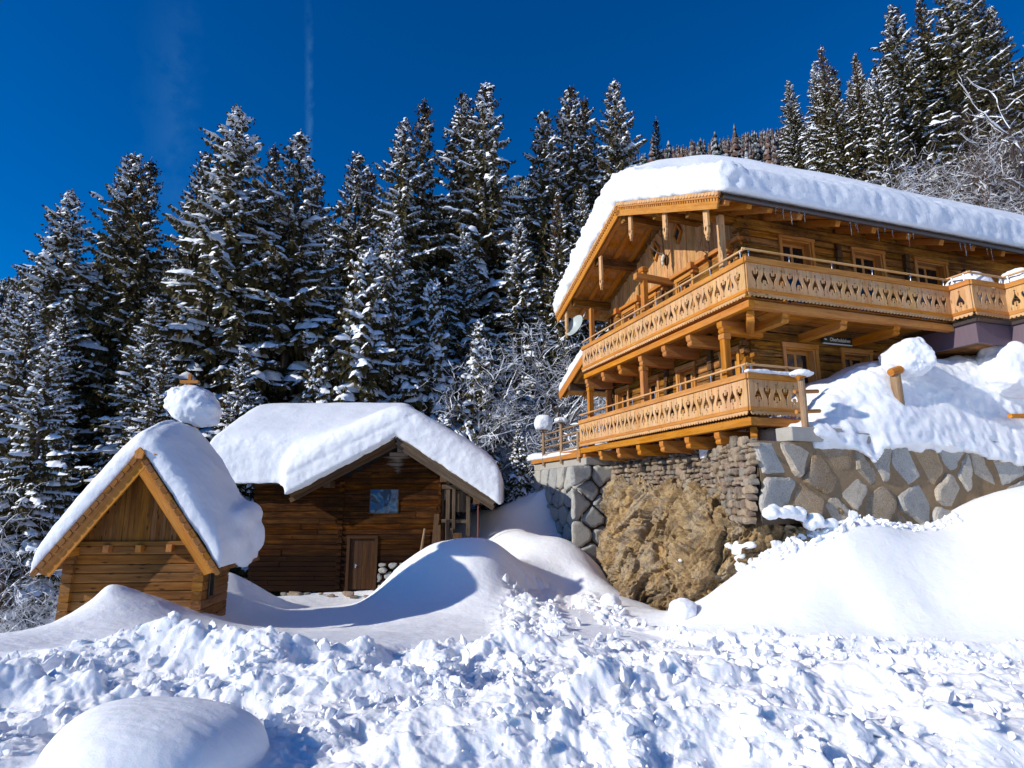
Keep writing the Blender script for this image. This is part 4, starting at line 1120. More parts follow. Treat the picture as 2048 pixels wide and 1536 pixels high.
# middle: rubble masonry below the balcony (local plane x = 1.2)
rub = empty('rubble_wall', CH, TH); tag(rub, 'old rubble masonry of small brown field stones under the lower balcony', 'stone wall')
mb = MB()
def rubble_face(mb, A, Bp, z0, z1, lean, seed):
    """coursed field stones on the plane through A and Bp (local x, y), proud along the outward normal"""
    r = random.Random(seed); A = Vector(A); d = Vector(Bp) - A; L = d.length; d.normalize(); nv = Vector((-d.y, d.x))
    z = z0
    while z < z1:
        hh = r.uniform(.08, .19); s_ = r.uniform(-.1, .1)
        while s_ < L:
            w = hh * r.uniform(1.0, 2.6); h2 = hh * r.uniform(.8, 1.15)
            if r.random() < .07: w, h2 = r.uniform(.28, .42), r.uniform(.22, .32)
            cs, cz = s_ + w / 2, z + hh / 2 + r.uniform(-.02, .02); ph = r.random() * 9; sd = r.random() * 40; n = 10; rot = r.uniform(-.25, .25)
            dep = r.uniform(.7, 1.6); rows = []
            for (f, o) in ((1.0, -.05), (1.0, .03), (.90, .075), (.6, .095)):
                row = []
                for i in range(n):
                    a = 2 * pi * i / n; sr = 1 + .16 * sin(3 * a + ph) + .12 * sin(2 * a + ph * 3) + r.uniform(-.05, .05)
                    ex = abs(cos(a)) ** .7 * (1 if cos(a) >= 0 else -1); ez = abs(sin(a)) ** .7 * (1 if sin(a) >= 0 else -1)
                    px, pz = ex * w / 2 * f * sr * .97, ez * h2 / 2 * f * sr * .97
                    px, pz = px * cos(rot) - pz * sin(rot), px * sin(rot) + pz * cos(rot)
                    q = A + d * (cs + px) + nv * (o * dep + (z1 - cz) * lean + r.uniform(-.008, .008)); row.append((q.x, q.y, cz + pz))
                rows.append(row)
            q = A + d * cs + nv * (.10 * dep + (z1 - cz) * lean)
            vs = [v for qq in rows for v in qq] + [(q.x, q.y, cz)]
            fs = [(a * n + i, a * n + (i + 1) % n, (a + 1) * n + (i + 1) % n, (a + 1) * n + i) for a in range(3) for i in range(n)] + [(3 * n + i, 3 * n + (i + 1) % n, len(vs) - 1) for i in range(n)]
            mb.add(vs, fs, [(v[1], v[2], sd) for v in vs]); s_ += w + .01
        z += hh + .004
rubble_face(mb, (GX - .08, 3.1), (GX - .08, 8.9), 1.7, 3.95, .10, 9)
rubble_face(mb, (-.40, -.58), (GX - .06, 3.15), 1.9, 3.56, .09, 10)
mb.build('stones', RUBBLE, rub)
mb = MB(); mb.prism([(-.36, -.55), (GX - .04, 3.12), (GX + .5, 3.12), (GX + .5, -.3)], lambda u, v, w: (u, v, 1.9 + w), 1.6); mb.build('side_mortar', MORTARD, rub)
mb = MB(); mb.prism([(1.7, GX - .26), (3.96, GX - .04), (3.96, GX + .6), (1.7, GX + .6)], lambda u, v, w: (v, .2 + w, u), 8.8); mb.build('mortar', MORTARD, rub)
# natural rock the wall stands on
ROCK, _nt, _b = new_mat('schist_rock'); t = NT(_nt)
oc = t.n('ShaderNodeTexCoord'); mp = t.n('ShaderNodeMapping'); t.l(oc.outputs['Object'], mp.inputs['Vector']); mp.inputs['Rotation'].default_value = (radians(-38), 0, radians(12)); 
str_ = t.vmul(mp.outputs[0], (1.3, .8, 3.6))
_q = t.n('ShaderNodeTexNoise'); t.l(oc.outputs['Object'], _q.inputs['Vector']); _q.inputs['Scale'].default_value = 1.4; _q.inputs['Detail'].default_value = 5
a = t.noise(str_, 1.3, 8, .68); bnz = t.noise(oc.outputs['Object'], .8, 4, .6); cnz = t.noise(str_, 5.5, 6, .72)
c = t.ramp(a, [(.26, (.07, .042, .02)), (.38, (.25, .15, .062)), (.48, (.46, .30, .135)), (.57, (.55, .40, .21)), (.68, (.36, .31, .25)), (.8, (.48, .38, .24))])
c = t.mix(t.math('MULTIPLY', t.math('SUBTRACT', bnz, .52, True), 3.5, True), c, t.mix(.5, c, (.50, .29, .09)))
dk = t.noise(oc.outputs['Object'], 1.7, 6, .7); c = t.mix(t.math('MULTIPLY', t.math('SUBTRACT', dk, .52, True), 3.2, True), c, t.mix(.72, c, (.055, .035, .02)))
c = t.mix(t.math('MULTIPLY', t.math('SUBTRACT', cnz, .56, True), 5, True), c, (.05, .034, .02))
vc = t.n('ShaderNodeTexVoronoi', feature='DISTANCE_TO_EDGE'); wv_ = t.n('ShaderNodeVectorMath', operation='ADD'); t.l(t.vmul(mp.outputs[0], (1.2, .8, 2.6)), wv_.inputs[0]); t.l(t.vmul(_q.outputs['Color'], (2.2, 2.2, 2.2)), wv_.inputs[1]); t.l(wv_.outputs[0], vc.inputs['Vector']); vc.inputs['Scale'].default_value = 1.1
crk = t.math('SUBTRACT', 1.0, t.math('MULTIPLY', vc.outputs['Distance'], 16.0), True)
ga = t.n('ShaderNodeAttribute', attribute_name='grain'); gsx = t.n('ShaderNodeSeparateXYZ'); t.l(ga.outputs['Vector'], gsx.inputs[0])
c = t.mix(.55, c, t.ramp(gsx.outputs[2], [(.2, (.13, .08, .04)), (.38, (.40, .255, .11)), (.48, (.56, .40, .21)), (.6, (.36, .315, .26)), (.78, (.54, .33, .115))]))
c = t.mix(t.math('MULTIPLY', crk, .5), c, (.035, .022, .012))
hf = t.noise(str_, 22, 5, .75); c = t.mix(t.math('MULTIPLY', t.math('SUBTRACT', hf, .5, True), 5.0, True), c, t.mix(.75, c, (.03, .02, .012))); c = t.mix(t.math('MULTIPLY', t.math('SUBTRACT', .44, hf, True), 5.0, True), c, t.mix(.5, c, (.60, .50, .36)))
sx = t.n('ShaderNodeSeparateXYZ'); t.l(oc.outputs['Object'], sx.inputs[0])
low_dark = t.math('MULTIPLY', t.math('SUBTRACT', t.math('ADD', .2, t.math('MULTIPLY', t.math('SUBTRACT', bnz, .5), 2.4)), sx.outputs[2]), 2.0, True)
c = t.mix(t.math('MULTIPLY', low_dark, .7), c, (.07, .045, .022))  # rock turns darker towards its foot
t.l(c, _b.inputs['Base Color']); _b.inputs['Roughness'].default_value = .8; _b.inputs['Specular IOR Level'].default_value = .35
fn = t.noise(str_, 14, 6, .7)
t.l(t.bump(t.math('ADD', a, t.math('ADD', t.math('MULTIPLY', cnz, .5), t.math('MULTIPLY', fn, .25))), .95, .12), _b.inputs['Normal'])
ca_, sa_ = cos(radians(40)), sin(radians(40))
def f_rock(X, Y, Z):
    P = np.stack([X.ravel(), Y.ravel(), Z.ravel()], 1).astype(np.float32)
    d1 = np.sqrt(((X - 1.45) / 1.75) ** 2 + ((Y - 5.2) / 3.4) ** 2 + ((Z - .0) / 2.75) ** 2) - 1
    d2 = np.sqrt(((X - 1.05) / 1.6) ** 2 + ((Y - 1.6) / 1.95) ** 2 + ((Z - .65) / 2.2) ** 2) - 1
    d = smin(d1 * 1.7, d2 * 1.4, .2)
    lim = 2.55 + .45 * sstep(1.5, 4.0, Y)
    n = fbm(P, .55, 2, 71).reshape(X.shape)
    return np.maximum(d + .5 * n - .1, Z - lim - .3 * n)
def subdivide(V, F):
    E = np.stack([F, np.roll(F, -1, 1)], -1).reshape(-1, 2); Es = np.sort(E, 1)
    U, inv = np.unique(Es, axis=0, return_inverse=True); inv = inv.reshape(-1, 4)
    n = len(V); m = len(U)
    V2 = np.concatenate([V, V[U].mean(1), V[F].mean(1)])
    c = n + m + np.arange(len(F)); e = inv + n
    F2 = np.concatenate([np.stack([F[:, k], e[:, k], c, e[:, k - 1]], 1) for k in range(4)])
    return V2, F2
def cellular(P, seed):
    """piecewise planar blocks: every cell has its own tilt and offset; returns displacement, cell random"""
    I = np.floor(P).astype(np.int64); best = np.full(len(P), 1e9); out = np.zeros(len(P)); rnd = np.zeros(len(P))
    for dx in (-1, 0, 1):
        for dy in (-1, 0, 1):
            for dz in (-1, 0, 1):
                h = _hash(I[:, 0] + dx, I[:, 1] + dy, I[:, 2] + dz, seed); h2 = _hash(I[:, 0] + dx, I[:, 1] + dy, I[:, 2] + dz, seed + 1)
                f = [((h >> np.uint32(10 * k)) & 1023) / 1023.0 for k in range(3)]; g = [((h2 >> np.uint32(10 * k)) & 1023) / 1023.0 - .5 for k in range(3)]
                D = P - (I + [dx, dy, dz]) - np.stack(f, 1); q = (D ** 2).sum(1)
                m = q < best
                best = np.where(m, q, best); out = np.where(m, g[0] + 1.3 * (g[1] * D[:, 1] + g[2] * D[:, 2] + (f[0] - .5) * D[:, 0]), out); rnd = np.where(m, f[1], rnd)
    return out, rnd
V, F = nets(f_rock, (-1.4, -1.7, -1.1), (3.2, 9.2, 3.1), .06)
V = relax(V, F, 2); V, F = subdivide(V, F); V, F = subdivide(V, F)
N = vnormals(V, F)
u_ = V[:, 1] * ca_ + V[:, 2] * sa_; v_ = -V[:, 1] * sa_ + V[:, 2] * ca_
B = np.stack([V[:, 0] * .9, v_ * .55, u_ * 1.45], 1); B = B + .22 * np.stack([fbm(V, 1.6, 3, 81), fbm(V, 1.6, 3, 82), fbm(V, 1.6, 3, 83)], 1)
c1, r1 = cellular(B * .95, 5); c2, r2 = cellular(B * 2.3, 7); c3, r3 = cellular(B * 5.5, 9); c4, r4 = cellular(B * 13, 11)
V = V + N * (.46 * c1 + .24 * c2 + .11 * c3 + .04 * c4 + .05 * fbm(V, 4, 4, 85, .65) - .02)[:, None]
V = relax(V, F, 1, .25)
RG = np.stack([r1, r2, .38 * r1 + .32 * r2 + .2 * r3 + .1 * r4], 1)
V_ROCK, F_ROCK = V.copy(), F.copy()
rk = mesh_obj('rock_outcrop', V, F, ROCK, smooth=True, grain=RG); rk.location = CH; rk.rotation_euler = (0, 0, TH)
tag(rk, 'rugged brown and ochre bedrock outcrop under the rubble wall', 'rock')
# left: corner of dressed blocks carrying the fenced terrace
cor = empty('corner_wall', CH, TH); tag(cor, 'corner retaining wall of grey blocks below the fenced terrace', 'stone wall')
mb = MB(); pts = jitter_grid(8.3, 13.2, -.2, 3.6, .72, .6, .18, 31)
boulder_face(mb, pts, (8.3, 13.2, -.2, 3.55), lambda u, v, w: (.10 - w - (3.5 - v) * .13, u, v), .022, .10, seed=8)
pts = jitter_grid(-.35, 1.25, -.2, 3.6, .8, .52, .12, 33)
boulder_face(mb, pts, (-.5, 1.25, -.2, 3.5), lambda u, v, w: (u, 8.22 - w, v), .02, .13, seed=12)
mb.build('blocks', ASHLAR, cor)
mb = MB(); mb.prism([(.15, 3.5), (-.28, .0), (-.28, -.8), (1.6, -.8), (1.6, 3.5)], lambda u, v, w: (u, 8.26 + w, v), 5); mb.build('mortar', MORTARD, cor)
mb = MB(); mb.box((.08, 8.2, 3.5), (1.4, 13.2, 3.78), jit=.01); mb.build('coping', CONCRETE, cor, .02)
mb = MB(); mb.box((-.02, 8.46, 3.78), (.08, 13.3, 4.05)); mb.box((.08, 8.5, 3.78), (1.4, 13.3, 3.98)); mb.build('terrace_edge', BEAM, cor, .01)
# fence on that terrace
fen = empty('pole_fence', chw(.02, 10.4, 4.0), TH); tag(fen, 'weathered round pole fence on the terrace left of the lower balcony', 'fence')
for y, zt in ((-1.75, .62), (-.25, 1.12), (1.55, 1.05)):
    mb = MB(); mb.path([(0, y, -.35), (.01, y, .4), (0, y + .01, zt)], [.068, .065, .06], 10); mb.build('post', POSTW, fen)
for z in (.12, .38, .64, .90):
    mb = MB(); mb.path([(.05, -1.9, z + .03), (.06, .2, z), (.05, 2.0, z - .02)], [.035, .04, .033], 8); mb.build('rail', POSTW, fen)
mb = MB(); mb.box((-.09, -.36, 1.12), (.12, -.13, 1.15)); mb.box((-.12, 1.38, 1.05), (.14, 1.72, 1.085)); mb.build('post_cap', POSTW, fen)
def blob(name, loc, rx, ry, rz, label, cat, seed, mat=None, amp=.10, flatbot=-.55, h=None, sq=2.0, shape=None):
    h = h or max(rx, rz) / 26
    def f(X, Y, Z):
        p = np.stack([X.ravel(), Y.ravel(), Z.ravel()], 1)
        d = ((np.abs(X) / rx) ** sq + (np.abs(Y) / ry) ** sq + (np.abs(Z) / rz) ** sq) ** (1 / sq) - 1
        d = d * min(rx, ry, rz) + (amp * fbm(p, .9 / max(rx, rz), 4, seed, .55)).reshape(X.shape) * 1.5
        if shape is not None: d = shape(d, X, Y, Z)
        return smax(d, flatbot * rz - Z, .06 * rz)
    V, F = nets(f, (-1.5 * rx, -1.5 * ry, -1.4 * rz), (1.5 * rx, 1.5 * ry, 1.5 * rz), h)
    V = relax(V, F, 1, .4)
    o = mesh_obj(name, V, F, mat or SNOW, smooth=True); o.location = loc
    return tag(o, label, cat)
w = chw(.02, 11.95, 5.05); blob('snow_dome', (w[0], w[1], 5.33), .36, .36, .36, 'tall rounded snow cap on the left end post of the terrace fence', 'snow cap', 3, amp=.05, flatbot=-.7, sq=2.6)
w = chw(.02, 10.15, 5.1); blob('snow_dome', (w[0], w[1], 5.24), .26, .26, .12, 'low snow cap on the taller middle post of the terrace fence', 'snow cap', 4, amp=.03, flatbot=-.6)
def f_ter(X, Y, Z):
    P2 = np.stack([X[:, :, 0].ravel(), Y[:, :, 0].ravel(), X[:, :, 0].ravel() * 0], 1)
    top = 4.12 + .5 * sstep(.3, 3.0, X) + (.12 * fbm(P2, .8, 3, 6)).reshape(X.shape[:2])[:, :, None] + .10 * sstep(11.5, 13, Y)
    return np.maximum(smax(Z - top, np.maximum(np.maximum(-.02 - X - .06 * (Y - 8.5) / 5, X - 9), np.maximum(8.55 - Y, Y - 14)), .18), 3.9 - Z)
snowcap('terrace_snow', f_ter, (-.5, 8.3, 3.85), (9.2, 14.2, 5.2), .07, 'snow sheet covering the fenced terrace floor', 'snow cover', parent_xform=(CH, TH))

# right: snow heaped on the terrace behind the boulder wall, with fence posts sticking out
def f_bank(X, Y, Z):
    P2 = np.stack([X[:, :, 0].ravel(), Y[:, :, 0].ravel(), X[:, :, 0].ravel() * 0], 1)
    n1 = (fbm(P2, .8, 4, 14)).reshape(X.shape[:2])[:, :, None]; n2 = (fbm(P2, 2.6, 3, 15)).reshape(X.shape[:2])[:, :, None]
    crest = np.interp(X[:, 0, 0], [.6, 1.2, 1.6, 2.04, 2.98, 3.96, 4.63, 6.1, 8, 10], [3.9, 4.0, 4.35, 4.72, 5.22, 5.58, 5.75, 5.80, 6.15, 6.3])[:, None, None]
    lip = np.interp(X[:, 0, 0], [.7, 1.41, 2.18, 2.48, 2.81, 4.06, 4.8, 5.7, 6.35, 7, 10], [3.84, 3.57, 3.38, 3.12, 3.46, 3.58, 3.5, 3.36, 3.26, 3.12, 3.1])[:, None, None] + .10 * n2
    yy = Y - YB
    fr = sstep(-.25, .55, yy)
    top = lip + .22 * sstep(-.2, .05, yy) + (crest - lip - .22) * (.30 * np.clip((yy + .2) / 1.0, 0, 1) + .70 * fr) + .10 * n1 * (.4 + fr) + .03 * n2
    top = top + .34 * np.exp(-((X - 3.55) / .55) ** 2) * sstep(-.2, .0, yy) * sstep(.7, .1, yy)
    foot = np.maximum(np.maximum(.80 + .35 * (n1 + .3) - .55 * sstep(3.9, 4.5, Z) * -1 - X, X - 10.5), np.maximum(-.16 - .08 * n2 - .05 * n1 - yy, Y - 3.2))
    bot = np.where(yy < .0, lip - .02, 3.4)
    return np.maximum(smax(Z - top, foot, .14), bot - Z)
def d_bank(V, N):
    yy = V[:, 1] - YB
    return (.05 * fbm(V, 1.6, 3, 16, .5) + .03 * (.5 - np.abs(perlin(V * 2.6, 17)) * 2) + .02 * (.5 - np.abs(perlin(V * 5.5, 18)) * 2)) * (1 - .8 * sstep(.8, 1.1, yy))
snowcap('snow_bank', f_bank, (.3, -1.2, 2.8), (10.5, 3.2, 6.8), .055, 'deep cloddy snow heaped over the terrace above the boulder wall', 'snow bank', parent_xform=(CH, TH), disp=d_bank, mat=SNOW_ROUGH)
fe2 = empty('terrace_fence', chw(.89, YB + .05, 3.85), TH); tag(fe2, 'half buried post and rail fence on the boulder wall', 'fence')
for x, zt, rr_, y_ in ((0.0, 1.0, .07, 0), (2.72, 1.30, .11, .05), (6.75, 1.3, .12, .42)):
    mb = MB(); mb.path([(x, y_, -.15), (x + .01, y_, .6), (x, y_, zt)], [rr_, rr_, rr_ * .96], 12); mb.build('post', POSTW, fe2)
    mb = MB(); mb.tube((x - rr_ * 1.5, y_ - .03, zt), (x + rr_ * 1.1, y_ - .03, zt + .08), rr_ * .8, rr_ * .9, 8); mb.build('post_cap', BEAM, fe2)
for z in (.30, .72):
    mb = MB(); mb.path([(-.12, .08, z), (.52, .1, z + .05)], [.042, .042], 8); mb.build('rail', BEAM, fe2)
mb = MB(); mb.path([(5.75, -.26, .42), (8.5, -.24, .55)], [.055, .055], 8); mb.build('rail', BEAM, fe2)
w = chw(.93, YB + .05); blob('snow_dome', (w[0], w[1], 4.95), .24, .15, .09, 'thin snow cap on the slim fence post at the balcony corner', 'snow cap', 8, amp=.03, flatbot=-.7)
w = chw(4.18, YB + .22); blob('snow_mushroom', (w[0], w[1], 5.50), .46, .43, .50, 'big mushroom of snow balanced on the thick middle fence post', 'snow cap', 9, amp=.10, flatbot=-1.0, sq=3.0, shape=lambda d, X, Y, Z: d + .42 * np.clip(-.12 - Z, 0, 1) * (1 + X * 1.2) + .12 * np.clip(Z - .2, 0, 1) * (1 - X * 2) + .05 * fbm(np.stack([X.ravel(), Y.ravel(), Z.ravel()], 1), 4.5, 3, 91).reshape(X.shape) * sstep(.25, -.2, Z))
w = chw(7.5, YB + .1); blob('snow_mushroom', (w[0], w[1], 5.42), .72, .65, .78, 'largest snow mushroom on the fence at the right picture edge', 'snow cap', 10, amp=.13, flatbot=-1.0, sq=2.9, shape=lambda d, X, Y, Z: d + .30 * np.clip(-.2 - Z, 0, 1) + .06 * fbm(np.stack([X.ravel(), Y.ravel(), Z.ravel()], 1), 3.5, 3, 92).reshape(X.shape) * sstep(.3, -.3, Z))
# snow left in the clefts of rock and wall
from mathutils.bvhtree import BVHTree
rbv = BVHTree.FromPolygons([tuple(v) for v in V_ROCK], [tuple(int(i) for i in f) for f in F_ROCK])
def clump(pts, label, seed, h=.022):
    """ragged heap of stuck-together snow lumps: pts are (x, y, z, radius) in chalet axes"""
    P = np.array(pts)
    def f(X, Y, Z):
        d = np.full(X.shape, 9.0, np.float32)
        for x, y, z, r_ in P: d = smin(d, np.sqrt((X - x) ** 2 + (Y - y) ** 2 + ((Z - z) / .8) ** 2) - r_, .05)
        Q = np.stack([X.ravel(), Y.ravel(), Z.ravel()], 1); m = np.abs(d.ravel()) < .2
        n = np.zeros(len(Q), np.float32); n[m] = .07 * fbm(Q[m], 5, 4, seed, .6)
        return d + n.reshape(X.shape)
    V, F = nets(f, P[:, :3].min(0) - .4, P[:, :3].max(0) + .4, h)
    o = mesh_obj('snow_patch', V, F, SNOW_ROUGH, smooth=True); o.location = CH; o.rotation_euler = (0, 0, TH)
    return tag(o, label, 'snow')
q = random.Random(4)
def on_rock(ly, z):
    hit = rbv.ray_cast(Vector((-4, ly, z)), Vector((1, 0, 0)))[0]
    return hit.x if hit else -.3
clump([(on_rock(y, z) + .03, y, z, q.uniform(.06, .13)) for y, z in [(.62, 1.42), (.5, 1.45), (.38, 1.40), (.28, 1.34), (.45, 1.28), (.35, 1.18), (.30, 1.05), (.42, 1.0), (.55, 1.32), (.18, 1.42), (.08, 1.48), (.25, 1.25)]], 'snow patch clinging to the rock beside the smooth bank', 61)
clump([(-.30 + 1.55 * t_ + q.uniform(-.05, .05), YB - .10 - .10 * t_ + q.uniform(-.06, .08), 2.16 - .34 * t_ + q.uniform(-.07, .07) + (.10 if .25 < t_ < .5 else 0), q.uniform(.07, .16)) for t_ in [i / 25 for i in range(26)]], 'ragged ledge of snow lumps at the foot of the boulder wall', 63)
clump([(on_rock(1.6, 1.05), 1.6, 1.05, .05), (on_rock(1.68, 1.04), 1.68, 1.04, .045)], 'tiny scrap of snow on the bare rock face', 65, .012)
# snow lying on the corner terrace of the chalet
w = chw(6.75, -.25); blob('snow_heap', (w[0], w[1], 7.55), .55, .5, .42, 'rounded snow heap on the corner terrace beside the lantern', 'snow heap', 21, amp=.06, flatbot=-1.0)
w = chw(7.75, -.9); blob('snow_heap', (w[0], w[1], 7.62), .42, .5, .36, 'pointed snow heap on the corner terrace behind its handrail', 'snow heap', 22, amp=.12, flatbot=-1.0)
mb = MB(); n_ = 14
for i in range(n_): pass
def f_ls(X, Y, Z):
    P = np.stack([X.ravel(), Y.ravel(), Z.ravel()], 1)
    dx = np.maximum(np.abs(X - .68) - .66, 0); dy = np.maximum(np.abs(Y - .0) - .03, 0); dz = np.abs(Z - 5.06)
    return np.sqrt(dx ** 2 + dy ** 2 + dz ** 2) - .045 + (.05 * fbm(P, 3.0, 3, 5)).reshape(X.shape)
snowcap('rail_snow', f_ls, (-.1, -.2, 4.9), (1.6, .2, 5.25), .018, 'strip of snow along the lower balcony rail near the corner', 'snow', parent_xform=(CH, TH))
print('stone', time.time() - T0)

# ------------------------------------------------------------------ barn (local origin at front left foot)
BX, BY, BZ = -10.05, 20.0, -.55
barn = empty('barn', (BX, BY, BZ)); tag(barn, 'old dark brown timber barn with a reflective pane and plank door', 'barn')
AX = 6.3                      # gable apex, local x
def zg(x): return 4.94 - (.54 * (AX - x) if x < AX else .65 * (x - AX))
def zl(y): return 5.5 - .55 * abs(y - 3.2)
mb = MB()
z = .02
while z < 4.8:
    hh = random.uniform(.13, .22)
    if z + hh < 3.55: x0, x1 = 1.55, 7.75
    else:
        x0 = AX - (4.94 - .30 - z - hh) / .54; x1 = min(7.75, AX + (4.94 - .30 - z - hh) / .65); 
        if z + hh < 3.75: x0 = min(x0, 3.9)
    if x1 - x0 < .1: break
    segs = [(x0, x1)]
    if z < 1.72: segs = [(x0, 4.72), (5.68, x1)]
    for a, b in segs:
        cuts = [a] + sorted(random.uniform(a, b) for _ in range(int((b - a) / 2.6))) + [b]
        for c0, c1 in zip(cuts[:-1], cuts[1:]):
            if c1 - c0 > .05: mb.rough((c0 + .002, 0, z), (c1 - .002, 0, z), (0, -1, 0), hh - .008, .05 + random.uniform(-.01, .012), .25, .006)
    z += hh
mb.build('front_wall', BARNW, barn)
mb = MB(); mb.box((1.6, .06, 0), (7.7, 6.2, 3.5)); mb.prism([(2.6, 3.5), (7.7, 3.5), (7.7, 3.9), (6.3, 4.7), (4.0, 3.6)], lambda u, v, w: (u, .06 + w, v), 6); mb.box((1.6, 1.5, 3.4), (7, 5, 4.3)); mb.build('inner_core', DARK, barn)
mb = MB(); z = .1
while z < 3.5:
    mb.box((4.36 + random.uniform(-.02, .02), -.09 - random.random() * .03, z), (4.53, -.04, z + .10), jit=.008); z += .205
mb.box((4.38, -.06, .1), (4.51, .0, 3.4))
mb.build('log_end_column', BARNW, barn)
mb = MB(); z = 2.0
while z < 4.0:
    mb.box((7.60 + random.uniform(-.02, .02), -.085 - random.random() * .03, z), (7.72, -.04, z + .10), jit=.008); z += .24
mb.box((7.62, -.06, 2.0), (7.70, .0, 3.95))
mb.build('log_end_column', BARNW, barn)
mb = MB()
for i in range(6): mb.box((4.80 + i * .135, -.03, .08), (4.80 + i * .135 + .131, .01, 1.66), along=2)
door = mb.build('door', BARNDOOR, barn, .004)
mb = MB(); mb.box((4.70, -.09, .02), (4.80, .0, 1.74), along=2); mb.box((5.60, -.09, .02), (5.70, 0, 1.74), along=2); mb.box((4.70, -.10, 1.66), (5.70, -.01, 1.76)); mb.build('frame', BARNDOOR, door, .006)
mb = MB(); mb.box((4.98, -.045, .74), (5.02, -.03, .86)); mb.tube((5.0, -.07, .82), (5.06, -.075, .82), .012); mb.build('handle', STEEL, door)
FOIL, _nt, _b = new_mat('wavy_plastic_pane'); t = NT(_nt)
oc = t.n('ShaderNodeTexCoord'); a = t.noise(oc.outputs['Object'], 2.2, 1, .4)
_b.inputs['Base Color'].default_value = (.05, .085, .13, 1); _b.inputs['Roughness'].default_value = .05; _b.inputs['Metallic'].default_value = .35
t.l(t.bump(a, .45, .3), _b.inputs['Normal'])
mb = MB(); mb.box((5.40, -.085, 2.48), (6.30, -.06, 3.22)); pane = mb.build('window_sheet', FOIL, barn)
mb = MB(); mb.box((5.37, -.075, 2.45), (6.33, -.055, 3.25)); mb.build('window_backing', DARKWOOD, barn)
# roof timbers
mb = MB(); mb.prism([(AX - 3.35, zg(AX - 3.35) - .10), (AX, 4.84), (AX + 3.15, zg(AX + 3.15) - .10), (AX + 3.15, zg(AX + 3.15)), (AX, 4.94), (AX - 3.35, zg(AX - 3.35))], lambda u, v, w: (u, -.72 + w, v), 7.4, along=0)
broof = mb.build('roof', GREYWOOD, barn)
mb = MB(); mb.prism([(-.45, zl(-.45) - .1), (3.2, 5.40), (6.4, zl(6.4) - .1), (6.4, zl(6.4)), (3.2, 5.5), (-.45, zl(-.45))], lambda u, v, w: (.35 + w, u, v), 2.6, along=0); mb.prism([(.35, zl(.35) - .1), (3.2, 5.40), (6.4, zl(6.4) - .1), (6.4, zl(6.4)), (3.2, 5.5), (.35, zl(.35))], lambda u, v, w: (2.95 + w, u, v), 3.0, along=0); mb.build('wing_roof', GREYWOOD, broof)
for sgn, xe in ((-1, AX - 3.3), (1, AX + 3.12)):
    for k, (dy, dz, ww, hh) in enumerate(((-.74, -.12, .05, .20), (-.66, -.28, .05, .15), (-.80, -.02, .05, .06))):
        mb = MB(); mb.beam((AX - sgn * .0, dy, 4.94 + dz), (xe + sgn * random.uniform(0, .1), dy, zg(xe) + dz), ww, hh, up=(0, 0, 1)); mb.build('bargeboard', GREYWOOD if sgn > 0 else DARKWOOD, broof, .004)
for x in (AX - 2.2, AX + 1.55, AX + 2.62):
    mb = MB(); mb.box((x - .11, -.62, zg(x) - .47), (x + .11, .3, zg(x) - .25)); mb.build('purlin', DARKWOOD, broof, .008)
# open shelter on the right under the long eave
mb = MB()
for (a, b, w) in (((7.95, -.05, 0.9), (7.95, -.05, 3.55), .13), ((8.62, -.1, .9), (8.62, -.1, 3.05), .13), ((8.15, -.14, 1.9), (8.15, -.14, 3.4), .10)):
    mb.beam(a, b, w, w, up=(0, 1, 0))
mb.build('shed_post', GREYWOOD, barn, .008)
mb = MB(); mb.box((8.55, .0, 2.9), (8.9, .04, 3.1)); mb.build('shed_board', GREYWOOD, barn)
mb = MB(); mb.box((7.78, 0, 2.9), (7.98, .04, 3.5)); mb.build('shed_board', GREYWOOD, barn)
mb = MB()
for (a, b, w, h) in (((7.75, -.09, 3.32), (8.75, -.09, 3.28), .1, .14), ((7.75, -.05, 2.22), (8.7, -.05, 2.2), .1, .12), ((7.75, -.05, 1.15), (8.7, -.05, 1.1), .12, .14)):
    mb.beam(a, b, w, h)
mb.box((8.0, 0, 2.5), (8.62, .04, 3.2))
mb.build('shed_boarding', GREYWOOD, barn, .006)
mb = MB(); mb.box((7.75, .0, .3), (7.8, 3, 3.4)); mb.box((7.7, 0, .6), (8.6, 2.5, 1.1)); mb.build('shed_floor', DARKWOOD, barn)
mb = MB(); mb.path([(7.05, -.16, .55), (7.12, -.2, 1.2), (7.22, -.16, 1.98)], [.045, .05, .035], 8); st = mb.build('leaning_stake', POSTW); st.location = (BX, BY, BZ); tag(st, 'grey wooden stake leaning on the barn wall right of the door', 'stake')
RUST = flat_mat('rusty_steel', (.20, .055, .035), .6, .3, 10, .3)
prop = empty('steel_prop', (BX + 8.93, BY - .35, BZ + 1.0)); tag(prop, 'rusty red adjustable steel prop holding the right barn eave', 'prop')
mb = MB(); mb.tube((0, 0, -.3), (.02, 0, .55), .032); mb.build('outer_tube', RUST, prop)
mb = MB(); mb.tube((.02, 0, .55), (.03, 0, 2.0), .022); mb.build('inner_tube', RUST, prop)
mb = MB(); mb.tube((.02, 0, .50), (.02, 0, .60), .05); mb.beam((-.07, -.03, .40), (-.07, -.03, .72), .015, .015, up=(0, 1, 0)); mb.beam((.10, -.03, .40), (.10, -.03, .72), .015, .015, up=(0, 1, 0)); mb.build('collar', RUST, prop)
